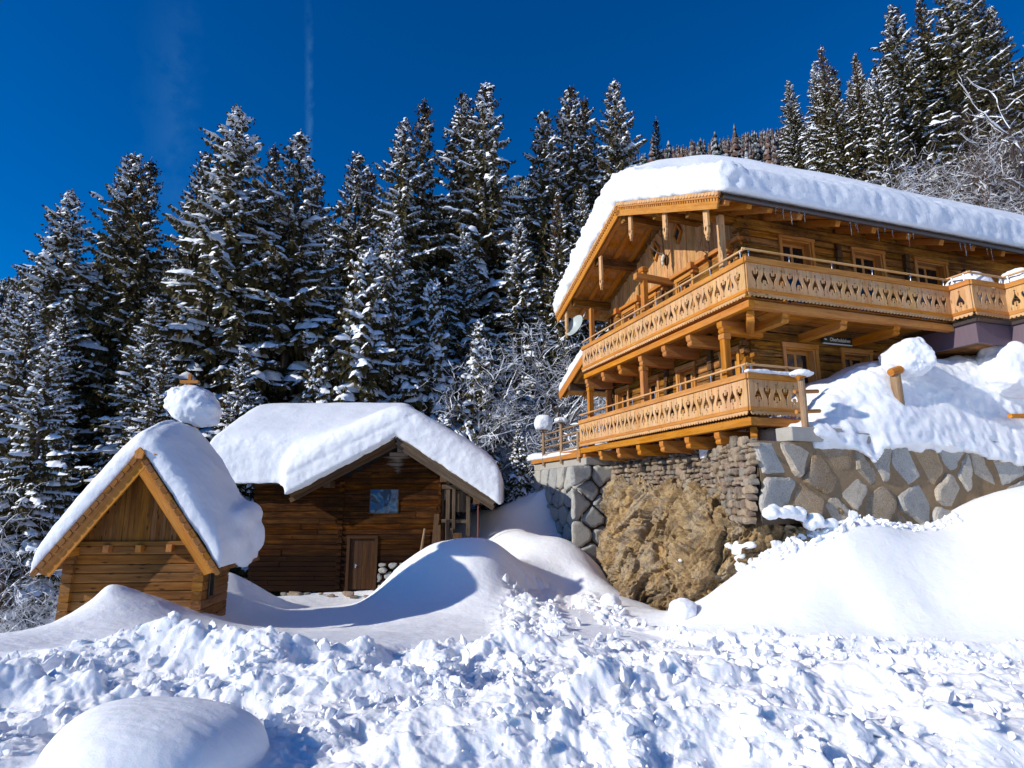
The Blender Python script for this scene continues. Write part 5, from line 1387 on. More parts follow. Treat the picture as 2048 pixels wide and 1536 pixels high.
# lumber and firewood kept in the shelter
for i, (a, b, w, h, lab) in enumerate((((7.55, -.35, 1.25), (7.62, -.3, 2.45), .16, .05, 'dark upright plank leaning at the barn corner'), ((7.72, -.42, 1.1), (7.70, -.36, 2.1), .12, .05, 'shorter dark plank standing against the barn corner'), ((8.03, -.25, 1.15), (8.1, -.2, 2.0), .10, .04, 'pale split board standing in the open shelter'), ((8.3, -.3, 1.12), (8.3, -.28, 1.85), .28, .2, 'dark squared timber block standing in the shelter opening'))):
    mb = MB(); mb.beam(a, b, w, h, up=(0, 1, 0)); o = mb.build('plank', GREYWOOD if i == 2 else DARKWOOD, None, .004); o.location = (BX, BY, BZ); tag(o, lab, 'plank')
for i in range(7):
    mb = MB(); x = 7.75 + (i % 4) * .25 + random.uniform(-.05, .05); zz = .72 + (i // 4) * .17; mb.tube((x, -.62, zz), (x + .02, .1, zz + .02), .085, .08, 7); o = mb.build('firewood_log', GREYWOOD); o.location = (BX, BY, BZ); tag(o, 'firewood log in the dim pile below the barn shelter', 'log', 'firewood logs below the barn shelter')
# stone footing right of the door and stones before the threshold
mb = MB(); pts = jitter_grid(5.75, 7.6, .0, .95, .34, .2, .25, 61); boulder_face(mb, pts, (5.74, 7.6, -.1, .92), lambda u, v, w: (u, -.16 - w, v), .012, .10, seed=3); ft = mb.build('stone_footing', ASHLAR, barn)
for i in range(9):
    r_ = random.uniform(.09, .2); x = 2.6 + i * .38 + random.uniform(-.1, .1)
    V, F = clod_mesh(300 + i, .2); o = mesh_obj('field_stone', V * [r_, r_ * .8, r_ * .5], F, RUBBLE, smooth=True, grain=np.tile([0, 0, i * 3.1], (len(V), 1)))
    yy = BY - .45 - random.random() * .4; o.location = (BX + x, yy, float(Hd([BX + x], [yy])[0]) + .03)
    tag(o, 'flat brown stone showing through the snow before the barn wall', 'stone', 'stones in front of the barn')
def f_barn(X, Y, Z):
    P2 = np.stack([X[:, :, 0].ravel(), Y[:, :, 0].ravel(), X[:, :, 0].ravel() * 0], 1)
    nz = (fbm(P2, .5, 3, 23)).reshape(X.shape[:2])[:, :, None]
    def soft(d, r): return np.sqrt(d * d + r * r) - r
    G = 4.94 - np.where(X < AX, .54, .65) * soft(X - AX, .7); L = 5.5 - .55 * soft(Y - 3.2, .9)
    Gh = 4.94 - np.where(X < AX, .54 * (AX - X), .65 * (X - AX)); Lh = 5.5 - .55 * np.abs(Y - 3.2)
    fG = np.maximum(np.maximum(AX - 3.42 - X, X - AX - 3.40), np.maximum(-.95 - Y, Y - 7))
    fL = np.maximum(np.maximum(.12 - X, X - AX), np.maximum(-.62 - Y, Y - 6.6))
    TG = 1.05 + .10 * nz - .10 * np.abs(X - AX) / 3; TL = 1.12 + .08 * nz
    sG = np.maximum(smax(Z - G - TG, fG, .62), Gh + .01 - Z - .03 * sstep(2.9, 3.3, np.abs(X - AX)))
    sL = np.maximum(np.maximum(smax(Z - L - TL, fL, .55), Lh + .01 - Z), np.where(X > AX - 3.42, Gh + .01 - Z, -9))
    return smin(sG, sL, .5)
def d_barn(V, N):
    lower = sstep(.3, -.5, V[:, 1]) * (1 - sstep(.5, .9, N[:, 2]))
    return lower * (.05 * fbm(V, 2.0, 4, 25, .6) + .03 * np.abs(fbm(V, 6, 3, 26))) + .012 * fbm(V, 2.5, 3, 27) - .022 * lower * np.exp(-((V[:, 2] - (3.3 + .50 * (V[:, 0] - 2.9)) - .35) / .05) ** 2)
snowcap('barn_roof_snow', f_barn, (-.3, -1.5, 2.4), (10.1, 7.1, 6.9), .06, 'smooth deep snow mass rolling over the barn roof and gable', 'roof snow', parent_xform=((BX, BY, BZ), 0), disp=d_barn, smooth_it=3)

# ------------------------------------------------------------------ small log hut (local origin: middle of its front verge on the ground)
HXo, HYo, HZo = -7.13, 11.5, .0
HR = radians(4)
hut = empty('log_hut', (HXo, HYo, HZo), HR); tag(hut, 'small new log hut with steep gable and scalloped shingle edge', 'hut')
HA, HE, HW = 3.30, 1.10, 1.63        # apex z, eave z, half width
HS = (HA - HE) / HW
mb = MB(); z = -.2
while z < 1.55:
    hh = random.uniform(.15, .185)
    mb.rough((-1.24, .5, z), (1.12, .5, z), (0, -1, 0), hh - .006, .05 + random.uniform(-.004, .006), .5, .002); z += hh
mb.build('front_wall', HUTW, hut)
mb = MB(); x = -1.2
while x < 1.15:
    w_ = random.uniform(.075, .125); zt = HA - .07 - HS * max(abs(x), abs(x + w_))
    if zt > 1.6: mb.box((x, .44 - random.random() * .01, 1.58), (x + w_ - .004, .50, zt), along=2)
    x += w_
mb.build('gable_boarding', HUTW, hut)
mb = MB(); mb.box((-1.3, .38, 1.50), (1.2, .5, 1.58)); mb.build('ledge', HUTW, hut, .006)
for x in (-.62, -.02, .55, 1.02):
    mb = MB(); mb.box((x - .055, .30, 1.38), (x + .055, .45, 1.52)); mb.build('beam_head', BEAM, hut, .008)
for x, k in ((-1.30, -1), (1.12, 1)):
    mb = MB(); z = -.2
    while z < 1.5:
        hh = .17
        mb.box((x - .095, .36, z), (x + .095, .52, z + hh * .9), jit=.004); mb.box((x - .06, .36, z + hh * .62), (x + .06, .52, z + hh - .006), jit=.003); z += hh
    mb.box((x - .05, .40, -.2), (x + .05, .515, 1.48))
    mb.build('log_end_column', HUTW, hut)
mb = MB(); z = -.2
while z < 1.5:
    hh = random.uniform(.15, .185); 
    for (a, b) in ((.5, .72), (1.02, 1.75)) if .45 < z < 1.1 else ((.5, 1.75),):
        mb.rough((1.12, a, z), (1.12, b, z), (1, 0, 0), hh - .006, .05, .5, .002)
    z += hh
mb.build('side_wall', HUTW, hut)
mb = MB(); z = -.2
while z < 1.5:
    mb.rough((-1.24, .5, z), (-1.24, 1.75, z), (-1, 0, 0), .166, .05, .5, .002); z += .172
mb.build('side_wall', HUTW, hut)
mb = MB(); mb.box((1.12, .74, .5), (1.19, .78, 1.1)); mb.box((1.12, .96, .5), (1.19, 1.0, 1.1)); mb.box((1.12, .72, 1.06), (1.2, 1.02, 1.12)); mb.box((1.12, .72, .46), (1.2, 1.02, .5)); wi = mb.build('window', GREYWOOD, hut)
mb = MB(); mb.box((1.12, .78, .5), (1.13, .96, 1.06)); mb.build('pane', GLASS, wi)
mb = MB(); mb.box((-1.2, .56, -.2), (1.08, 1.7, 1.5)); mb.prism([(-1.2, 1.5), (1.1, 1.5), (0, HA - .35)], lambda u, v, w: (u, .53 + w, v), 1.2); mb.build('inner_core', DARK, hut)
mb = MB()
mb.prism([(-HW, HE - .06), (0, HA - .06), (HW, HE - .06), (HW, HE), (0, HA), (-HW, HE)], lambda u, v, w: (u, .03 + w, v), 2.2, along=0)
hroof = mb.build('roof', HUTW, hut)
for sg in (-1, 1):
    d = Vector((-sg * HW, 0, HA - HE)); L = d.length; d.normalize(); up = Vector((-d.z, 0, d.x)); up = up if up.z > 0 else -up
    O = Vector((sg * HW, 0, HE))
    mb = MB(); mb.prism([(.0, -.10), (.05, -.27), (L + .12, -.27), (L + .02, -.03), (0.02, -.03)], lambda u, v, w: O + d * u + up * v + Vector((0, .04 + sg * .002 - w, 0)), .05, along=0); bb = mb.build('bargeboard', BEAM, hroof, .005)
    mb = MB(); n = int(L / .075); poly = [(-.02, .0)]
    for i in range(n):
        for a in (0, .25, .5, .75): poly.append((-.02 + (i + a) * L / n, -.095 - .035 * sin(a * pi)))
    poly += [(L - .02, -.09), (L - .02, .0)]
    poly = poly if sg < 0 else poly
    if sg > 0: mb.prism(poly, lambda u, v, w: O + d * u + up * v + Vector((0, -.012 - w, 0)), .022, along=0); mb.build('scalloped_trim', BEAM, bb)
    mb = MB(); n = 17
    for i in range(n):
        u0, u1 = -.1 + i * (L + .12) / n, -.1 + (i + .94) * (L + .12) / n
        mb.prism([(u0, -.06), (u0 + .03, -.085), (u1 - .03, -.085), (u1, -.06), (u1, .015), (u0, .015)], lambda u, v, w: O + d * u + up * v + Vector((0, -.035 - w + .03 * 0, 0)), .03 + .0, along=0)
    mb.build('shingle_edge', HUTW, bb, .004)
mb = MB(); mb.prism([(-.07, HA - .16), (.07, HA - .16), (.09, HA - .02), (0, HA + .06), (-.09, HA - .02)], lambda u, v, w: (u, -.09 + w, v), .05, along=1); mb.build('ridge_board', BEAM, hroof, .006)
for x, zc in ((0, HA - .36), (-1.25, HE + .30), (1.25, HE + .30)):
    mb = MB(); mb.box((x - .07, .08, zc - .08), (x + .07, .7, zc + .08)); mb.build('purlin', BEAM, hroof, .01)
bt = MB(); bt.box((-.16, 1.6, 3.3), (.16, 1.95, 4.1)); bel = bt.build('ridge_turret', HUTW, hut, .01)
mb = MB(); mb.box((-.035, 1.60, 4.5), (.035, 1.67, 5.14)); mb.build('cross_post', BEAM, bel, .006)
mb = MB(); mb.box((-.20, 1.59, 4.93), (.20, 1.68, 5.0)); mb.build('cross_arm', BEAM, bel, .006)
def f_hut(X, Y, Z):
    P2 = np.stack([X[:, :, 0].ravel(), Y[:, :, 0].ravel(), X[:, :, 0].ravel() * 0], 1)
    nz = (fbm(P2, .8, 3, 33)).reshape(X.shape[:2])[:, :, None]
    soft = HA - HS * (np.sqrt(X * X + .30 ** 2) - .30); hard = HA - HS * np.abs(X)
    T = (np.where(X < 0, .66, .60) + .10 * nz + .08 * sstep(.2, 1.2, Y)) * (1 - .35 * sstep(.7, 1.7, np.abs(X))) * (.62 + .38 * sstep(-.05, .8, Y))
    foot = np.maximum(np.maximum(-(HW + .10) - X, X - (HW + .03)), np.maximum(-.02 - Y, Y - 2.05))
    f = np.maximum(smax(Z - soft - T, foot, .42), hard + .01 - Z)
    # drooping lobes sliding off the right eave
    def ell(c, r): return (np.sqrt(((X - c[0]) / r[0]) ** 2 + ((Y - c[1]) / r[1]) ** 2 + ((Z - c[2]) / r[2]) ** 2) - 1) * min(r)
    lob = smin(ell((1.50, 1.25, 1.95), (.26, .55, .30)), ell((1.72, 1.62, 1.58), (.17, .30, .34)), .10)
    lob = smin(lob, ell((1.40, 1.75, 2.05), (.34, .45, .30)), .12)
    lob = smin(lob, ell((1.52, 1.0, 1.55), (.24, .5, .3)), .12)
    lob = smin(lob, ell((1.68, 1.2, 1.25), (.13, .3, .22)), .08)
    return smin(f, lob, .16)
snowcap('hut_roof_snow', f_hut, (-2.2, -.4, .6), (2.6, 2.8, 4.4), .04, 'steep snow coat on the log hut drooping in lobes over its right eave', 'roof snow', parent_xform=((HXo, HYo, HZo), HR), disp=lambda V, N: .035 * fbm(V, 2.2, 4, 35) + .02 * np.abs(fbm(V, 6, 3, 36)) * sstep(.5, -.1, V[:, 1]))
cw = Matrix.Rotation(HR, 4, 'Z') @ Vector((.10, 1.75, 0))
blob('turret_snow', (HXo + cw.x, HYo + cw.y, 4.42), .58, .5, .48, 'rounded snow cap on the hut ridge turret beneath a wooden cross', 'snow cap', 51, amp=.14, flatbot=-1.2, sq=2.9, shape=lambda d, X, Y, Z: d + .75 * np.clip(X + .1, 0, 1) * np.clip(Z + .05, 0, 1) + .6 * np.clip(-.05 - Z, 0, 1) * np.clip(-X + .25, 0, 1) + .025 * fbm(np.stack([X.ravel(), Y.ravel(), Z.ravel()], 1), 3.0, 3, 93).reshape(X.shape))
print('barn hut', time.time() - T0)

# ------------------------------------------------------------------ trees
BARK = flat_mat('bark', (.09, .06, .045), .9, 0, 8, .4, .5)
NEEDLE, _nt, _b = new_mat('spruce_needles'); t = NT(_nt)
oc = t.n('ShaderNodeTexCoord'); oi = t.n('ShaderNodeObjectInfo'); a = t.noise(oc.outputs['Object'], 1.1, 4, .6); a2 = t.noise(oc.outputs['Object'], 5, 2, .6)
c = t.mix(a, (.036, .034, .013), (.135, .105, .036)); c = t.mix(t.math('MULTIPLY', t.math('SUBTRACT', a2, .5, True), 2.0, True), c, (.10, .075, .03))
c = t.mix(t.math('MULTIPLY', oi.outputs['Random'], .35), c, (.045, .032, .014))
t.l(c, _b.inputs['Base Color']); _b.inputs['Roughness'].default_value = .75; _b.inputs['Specular IOR Level'].default_value = .15
CONE = flat_mat('spruce_cone', (.20, .085, .03), .75, 0, 6, .35)
TSNOW = snow_mat('branch_snow', 30, .2, (.86, .885, .92))
TWIG = flat_mat('bare_twig', (.075, .052, .040), .9, 0, 3, .3)
LARCHT = flat_mat('larch_twig', (.115, .062, .040), .9, 0, 2, .3)
FARTREE, _nt, _b = new_mat('far_conifers'); t = NT(_nt)
at = t.n('ShaderNodeAttribute', attribute_name='grain'); sx = t.n('ShaderNodeSeparateXYZ'); t.l(at.outputs['Vector'], sx.inputs[0])
oc = t.n('ShaderNodeTexCoord'); a = t.noise(oc.outputs['Object'], .9, 3, .7)
c = t.mix(sx.outputs[2], (.030, .034, .026), (.125, .072, .052)); gm = t.n('ShaderNodeNewGeometry'); gs = t.n('ShaderNodeSeparateXYZ'); t.l(gm.outputs['Normal'], gs.inputs[0])
c = t.mix(t.math('MULTIPLY', t.math('MULTIPLY', t.math('SUBTRACT', t.math('ADD', a, t.math('MULTIPLY', gs.outputs[2], .30)), .66, True), 4.0, True), t.math('SUBTRACT', 1.0, t.math('MULTIPLY', sx.outputs[2], .55))), c, (.62, .66, .72))
t.l(c, _b.inputs['Base Color']); _b.inputs['Roughness'].default_value = .9; _b.inputs['Specular IOR Level'].default_value = 0

class Acc:
    def __init__(s): s.v = []; s.f = []; s.m = []; s.n = 0
    def quads(s, V, F, m=0):
        s.v.append(np.asarray(V, np.float32)); F = np.asarray(F, np.int64) + s.n; s.f.append(F); s.m.append(np.full(len(F), m)); s.n += len(V)
    def obj(s, name, mats, parent=None, smooth=False):
        return mesh_obj(name, np.concatenate(s.v), np.concatenate(s.f), mats[0], parent, smooth, None, mats, np.concatenate(s.m))

def spruce_meshes(seed, H=24.0, R=3.5, snow=1.0, cones=1.0, droop=1.0, dense=1.0):
    r = np.random.default_rng(seed)
    fol, sn = Acc(), Acc()
    up = np.array([0, 0, 1.0])
    def strip(P, W, Hh):
        """snow lying along the polyline P: five points across, lumpy width"""
        n = len(P); P = np.asarray(P)
        d = np.gradient(P, axis=0); d /= np.maximum(np.linalg.norm(d, axis=1), 1e-6)[:, None]
        s = np.cross(d, up); L = np.linalg.norm(s, axis=1); s = s / np.maximum(L, 1e-3)[:, None]
        w = W[:, None]; h = Hh[:, None]
        lat = [-1, -.62, 0, .62, 1]; ht = [-.25, .62, 1.0, .62, -.25]
        V = np.stack([P + s * (w * a * (1 + .25 * r.normal(size=(n, 1)) * .6)) + up * (h * b) for a, b in zip(lat, ht)], 1).reshape(-1, 3)
        F = []
        for i in range(n - 1):
            for j in range(4): F.append((i * 5 + j, i * 5 + j + 1, i * 5 + 6 + j, i * 5 + 5 + j))
        sn.quads(V, F)
    z = .05 * H; k = 0
    while z < .985 * H:
        t_ = z / H
        Lb = R * (1 - t_) ** .82 * (.72 + .28 * min(1, t_ / .12)) + .22
        nb = int(round((8 - 3.2 * t_) * dense))
        ph = r.random() * 6.28
        for b in range(nb):
            if r.random() < .10: continue
            az = ph + 6.283 * (b + r.uniform(-.3, .3)) / nb
            L = Lb * r.uniform(.55, 1.15)
            if r.random() < .12: L *= 1.3
            dirh = np.array([cos(az), sin(az), 0]); side = np.array([-sin(az), cos(az), 0])
            rise = .50 * t_ ** 1.5 + .02 + r.uniform(-.08, .08); dr = (.62 - .40 * t_) * droop * r.uniform(.75, 1.2)
            n = max(4, int(L / .34) + 2); s = np.linspace(0, 1, n)
            P = dirh[None] * (L * s * (1 - .06 * s))[:, None] + up[None] * (L * (rise * s - dr * s ** 1.7 + .18 * s ** 4))[:, None] + np.array([0, 0, z + r.uniform(-.1, .1)])
            P = P + side[None] * (L * .10 * r.normal() * s ** 2)[:, None]
            # twigs: paired, drooping, narrow blades
            m = max(3, int(L / .17)); st = np.linspace(.10, 1.0, m)
            base = np.stack([np.interp(st, s, P[:, i]) for i in range(3)], 1)
            tl = (.30 + .50 * (1 - t_)) * (1.05 - .70 * st ** 2) * (.6 + .4 * min(1, L / 2)) * np.minimum(1, .35 + st * 2.2)
            for sg in (-1, 1, 0):
                l = tl * r.uniform(.65, 1.25, m)
                fw = .55 + r.uniform(-.2, .2, m); dn = -.42 - .34 * droop * r.random(m)
                if sg == 0: lat = r.uniform(-.3, .3, m); dn = dn - .75; fw = fw * .45; l = l * 1.05
                else: lat = np.full(m, sg * .85)
                D = dirh[None] * fw[:, None] + side[None] * lat[:, None] + up[None] * dn[:, None]
                D /= np.linalg.norm(D, axis=1)[:, None]
                tip = base + D * l[:, None]; mid = base + D * (l * .5)[:, None] + up[None] * (.05 * l)[:, None]
                wv = np.cross(D, up[None] * .5 + r.normal(size=(m, 3)) * .8); wv /= np.maximum(np.linalg.norm(wv, axis=1), 1e-3)[:, None]
                wd = (.055 + .05 * (1 - t_)) * r.uniform(.8, 1.4, m)
                V = np.stack([base - wv * (wd * .6)[:, None], base + wv * (wd * .6)[:, None], mid + wv * wd[:, None], mid - wv * wd[:, None], tip + wv * (wd * .25)[:, None], tip - wv * (wd * .25)[:, None]], 1).reshape(-1, 3)
                q = np.arange(m)[:, None] * 6
                fol.quads(V, np.concatenate([q + [0, 1, 2, 3], q + [3, 2, 4, 5]]))
                if sg != 0 and snow > 0:      # snow on laterals
                    pk = np.nonzero((r.random(m) < .26 * snow) & (l > .2))[0]
                    if len(pk):
                        a0 = base[pk] + D[pk] * (l[pk] * .05)[:, None]; a1 = base[pk] + D[pk] * (l[pk] * .55)[:, None]; a2 = base[pk] + D[pk] * (l[pk] * r.uniform(.8, 1.05, len(pk)))[:, None]
                        sw = np.cross(D[pk], up); sw /= np.maximum(np.linalg.norm(sw, axis=1), 1e-3)[:, None]
                        ww = r.uniform(.05, .115, len(pk))[:, None]; hh = ww * r.uniform(.7, 1.1, (len(pk), 1))
                        V = []
                        for A, e in ((a0, .7), (a1, 1.0), (a2, .35)):
                            V += [A - sw * ww * e - up * hh * .3, A - sw * ww * e * .5 + up * hh * e * .8, A + sw * ww * e * .5 + up * hh * e * .8, A + sw * ww * e - up * hh * .3]
                        V = np.stack(V, 1).reshape(-1, 3); q = np.arange(len(pk))[:, None] * 12
                        F = np.concatenate([q + [i * 4 + j, i * 4 + j + 1, i * 4 + 5 + j, i * 4 + 4 + j] for i in (0, 1) for j in (0, 1, 2)] + [q + [8, 9, 10, 11]])
                        sn.quads(V, F)
            # snow along the branch, in one to three pads
            if snow > 0 and r.random() < .88:
                x0 = r.uniform(.16, .45)
                while x0 < .96:
                    x1 = min(.98, x0 + r.uniform(.25, .75)); 
                    if r.random() < .93 * min(1, snow):
                        kk = max(4, int((x1 - x0) * L / .15)); ss = np.linspace(x0, x1, kk)
                        Q = np.stack([np.interp(ss, s, P[:, i]) for i in range(3)], 1); Q[:, 2] += .02
                        prof = np.sin(np.linspace(.30, pi - .22, kk)) ** .5
                        wdt = (.145 + .25 * (1 - t_)) * r.uniform(.6, 1.6) * snow ** .5
                        Wd = wdt * prof * np.minimum(1, 1.45 - ss) * (1 + .28 * r.normal(size=kk)).clip(.5, 1.7)
                        strip(Q, Wd, Wd * r.uniform(.65, 1.0) + .015)
                    x0 = x1 + r.uniform(.0, .14)
            if cones and (t_ > .45 or r.random() < .2):
                nc = r.poisson(cones * (1.6 + 2.6 * (t_ > .6)))
                for _ in range(nc):
                    q = r.uniform(.35, 1.0); c0 = np.array([np.interp(q, s, P[:, i]) for i in range(3)]) + side * r.uniform(-.2, .2) * (1 - q * .5) + up * r.uniform(-.12, 0)
                    l = r.uniform(.12, .2); w_ = .028
                    c1 = c0 - up * l * .5; e1 = np.array([w_, 0, 0]); e2 = np.array([0, w_, 0])
                    V = [c0, c1 + e1, c1 + e2, c1 - e1, c1 - e2, c0 - up * l]
                    fol.quads(V, [(0, 1, 2, 2), (0, 2, 3, 3), (0, 3, 4, 4), (0, 4, 1, 1), (5, 2, 1, 1), (5, 3, 2, 2), (5, 4, 3, 3), (5, 1, 4, 4)] if False else [(0, 1, 5, 2), (0, 3, 5, 4), (0, 2, 5, 3), (0, 4, 5, 1)], 1)
        z += (.48 - .24 * t_) * r.uniform(.65, 1.5) * H / 24
        k += 1
    # leader
    P = np.array([[0, 0, .975 * H], [.01, 0, .99 * H], [0, 0, H]]); strip(P, np.array([.05, .06, .02]), np.array([.05, .05, .04]))
    tr = MB(); tr.path([(0, 0, -3.0), (0, 0, H * .3), (.05, 0, H * .65), (0, 0, H)], [.30, .23, .12, .02], 8)
    f = fol.obj('crown', [NEEDLE, CONE]); s_ = sn.obj('branch_snow', [TSNOW], smooth=True); tk = tr.build('trunk', BARK, None, smooth=True)
    fm, sm, tm_ = f.data, s_.data, tk.data
    for o in (f, s_, tk): bpy.data.objects.remove(o)
    return fm, sm, tm_
SPR = [spruce_meshes(1, 24, 5.0, 1.05, .9, 1.0), spruce_meshes(2, 24, 4.3, .8, 1.6, .85), spruce_meshes(3, 24, 4.5, 1.15, .5, 1.15), spruce_meshes(4, 24, 3.4, .5, 2.4, .8), spruce_meshes(5, 24, 4.7, .95, 1.0, 1.1)]
SPR_S = [spruce_meshes(11, 11, 2.5, .9, .3, 1.35, 1.0), spruce_meshes(12, 11, 2.2, .75, .4, 1.5, 1.0)]
print('spruce', sum(len(a.polygons) + len(b.polygons) for a, b, c in SPR + SPR_S), time.time() - T0)
def plant_tree(name, x, y, zb, H, meshes, H0_, label, group=None, wid=1.0, rz=None, cat='spruce'):
    rt = empty(name, (x, y, zb), random.uniform(0, 6.28) if rz is None else rz)
    s = H / H0_; rt.scale = (s * wid, s * wid, s)
    for nm, me in zip(('crown', 'branch_snow', 'trunk'), meshes):
        if me is None: continue
        o = bpy.data.objects.new(nm, me); link(o); o.parent = rt
    return tag(rt, label, cat, group)
NAMED = [
 (-26.5,33.0,20.7,0,1.0,'lone pointed spruce farthest left whose tip stands clear against the sky'),
 (-24.4,35.0,24.4,1,1.0,'snowy spruce with the higher tip of the left twin pair'),
 (-22.6,34.0,23.4,3,.95,'brown coned spruce with the lower tip of the left twin pair'),
 (-22.5,40.0,27.6,1,.9,'spruce partly hidden left behind the tallest near spruce'),
 (-15.8,31.0,24.8,0,1.1,'broad snow laden spruce, tallest of the near trees behind the log hut'),
 (-16.7,38.0,27.0,3,.8,'narrow coned spruce tip between the two broad snowy spruces'),
 (-12.6,32.0,24.0,4,1.05,'broad spruce with heavy snow pads directly behind the old barn roof'),
 (-14.9,42.0,27.4,3,.7,'thin spruce tip just right of the broad spruce behind the barn'),
 (-11.3,40.0,27.6,1,.95,'spruce with a short snowy tip right of the gap of blue sky'),
 (-10.8,42.0,27.4,3,.8,'slender brown spruce tip leaning on its snowier neighbour'),
 (-7.6,38.0,28.9,1,.9,'evenly layered spruce left of the leaning bare topped one'),
 (-6.6,40.0,32.0,3,.85,'tall sparse spruce with open one sided top in the middle of the forest'),
 (-3.8,42.0,34.0,1,.9,'left and lower spruce of the tall pair in the middle of the forest'),
 (-2.0,40.0,33.5,4,.95,'right and higher spruce of the tall pair in the middle of the forest'),
 (2.5,42.0,32.5,1,.95,'spruce with thin pointed tip left of the triple group by the chalet roof'),
 (4.8,44.0,36.1,1,1.0,'left and highest spruce of the triple group by the chalet roof'),
 (6.4,47.0,37.4,3,.9,'middle spruce of the triple group by the chalet roof'),
 (8.5,44.0,36.8,4,.9,'right spruce of the triple group, close to the chalet roof edge'),
 (12.4,46.0,34.7,3,.55,'thin small spruce alone above the chalet roof snow'),
 (23.7,40.0,36.6,3,.75,'brownish coned spruce at the left end of the group above the chalet'),
 (23.2,38.0,33.1,3,.8,'shorter spruce tucked right of the brownish one above the chalet'),
 (28.8,44.0,39.1,3,.7,'dark slim spruce in the notch of the group above the chalet'),
 (28.1,38.0,38.2,1,1.05,'large snow flecked spruce with a full tip above the chalet roof'),
 (31.8,40.0,40.8,3,1.0,'spruce whose tip just reaches the upper picture edge'),
 (32.7,38.0,41.8,1,1.1,'massive spruce cut off by the upper picture edge'),
 (36.2,40.0,42.2,3,1.0,'spruce right of the massive one cut off by the upper picture edge'),
 (44.9,48.0,45.2,3,.6,'small dark spruce tip near the upper right corner'),
 (46.0,46.0,44.2,1,.7,'dark spruce in the upper right corner of the picture'),
 (24.9,36.0,31.6,1,.8,'low spruce in front of the group above the chalet'),
 (39.1,42.0,42.1,4,.8,'spruce behind the big bare tree at the right edge'),
 (-31.7,37.0,17.1,4,1.0,'frosted spruce at the far left under the distant hill'),
 (-37.0,42.0,16.8,2,1.0,'small frosted spruce cut by the left picture edge'),
 (-11.8,36.0,19.1,2,.95,'mid height snowy spruce filling the gap right of the barn ridge'),
 (-3.1,37.0,20.3,2,1.0,'rounded snowy spruce below the tall middle pair'),
 (.5,37.0,21.0,2,.9,'snowy spruce left below the triple group'),
 (-28.2,38.0,18.2,0,1.0,'spruce between the lone left one and the twin pair'),
]
for (x, y, zt, k, wd, lab) in NAMED:
    zb = Hs(x, y); plant_tree('spruce_tree', x, y, zb - .3, zt - zb + .3, SPR[k], 24.0, lab, wid=wd * (1.17 if zt - zb > 15 else 1.35))
for (x, y, zt, k, wd, lab) in ((-7.5,29.0,15.0,0,.95,'heavily snowed younger spruce in front of the forest right of the barn ridge'), (-4.3,31.0,14.2,0,.75,'narrow young spruce hung with snow in front of the middle pair'), (-1.7,30.0,11.6,1,.85,'white frosted young spruce among the bare trees'), (.3,25.5,5.6,1,1.0,'little snowy spruce left of the terrace fence'), (-3.2,27.5,6.2,0,1.1,'short snow bent spruce just behind the barn roof'), (-9.5,28.5,9.8,1,1.0,'bushy young spruce rising right behind the barn ridge snow'), (-1.1,26.5,3.9,1,1.2,'smallest snowy spruce beside the right barn eave')):
    zb = Hs(x, y); plant_tree('young_spruce', x, y, zb - .2, zt - zb + .2, SPR_S[k], 11.0, lab, wid=wd)
# filler trees that close the forest behind the named ones
r = np.random.default_rng(77); placed = [(q[0], q[1]) for q in NAMED]; cnt = 0
for _ in range(4000):
    if cnt >= 74: break
    y = r.uniform(30, 62); x = r.uniform(-.95, 1.0) * y
    if x > 11 and y < 36: continue
    if -1 < x < 20 and y < 34: continue
    if min(hypot(x - a, y - b) for a, b in placed) < 2.9: continue
    zb = Hs(x, y)
    el = (x / y)
    zmax = 2.4 + y * np.interp(el, [-.95, -.78, -.66, -.52, -.42, -.30, -.2, -.05, .06, .2, .30, .5, .62, .75, .95, 1.05], [.26, .36, .43, .50, .48, .44, .52, .58, .56, .58, .36, .34, .74, .85, .82, .75])
    H = min(r.uniform(17, 25), zmax - zb)
    if H < 9: continue
    placed.append((x, y)); cnt += 1
    plant_tree('spruce_tree', x, y, zb - .3, H, SPR[int(r.integers(5))], 24.0, 'snow covered spruce half hidden in the dense rows of the forest', 'forest spruces behind the front rows', wid=r.uniform(.85, 1.05))
for _ in range(3000):
    if cnt >= 160: break
    y = r.uniform(60, 108); x = r.uniform(-1.0, 1.05) * y
    if .14 < x / y < .52: continue
    if min(hypot(x - a, y - b) for a, b in placed) < 4.2: continue
    zb = Hs(x, y); placed.append((x, y)); cnt += 1
    plant_tree('spruce_tree', x, y, zb - .3, r.uniform(15, 21), SPR[int(r.integers(5))], 24.0, 'smaller looking spruce higher on the wooded slope behind the forest edge', 'spruces on the slope behind', wid=r.uniform(.85, 1.05))
# low dark spruces skirting the left edge behind the hut
for (x, y, H, k) in ((-15.5,19.5,11,0),(-18.5,22,13,1),(-13.5,22.5,11,1),(-21.5,25.5,14,0),(-17,27,15,1),(-12.5,27,12,0),(-24.5,28,15,1),(-11.3,25.2,9,1)):
    zb = Hs(x, y); plant_tree('young_spruce', x, y, zb - .2, H, SPR[(0, 4)[k]] if H > 9 else SPR_S[k], 24.0 if H > 9 else 11.0, 'dark bushy spruce with snowy boughs in the thicket left behind the log hut', 'spruces in the thicket behind the log hut', wid=1.15)

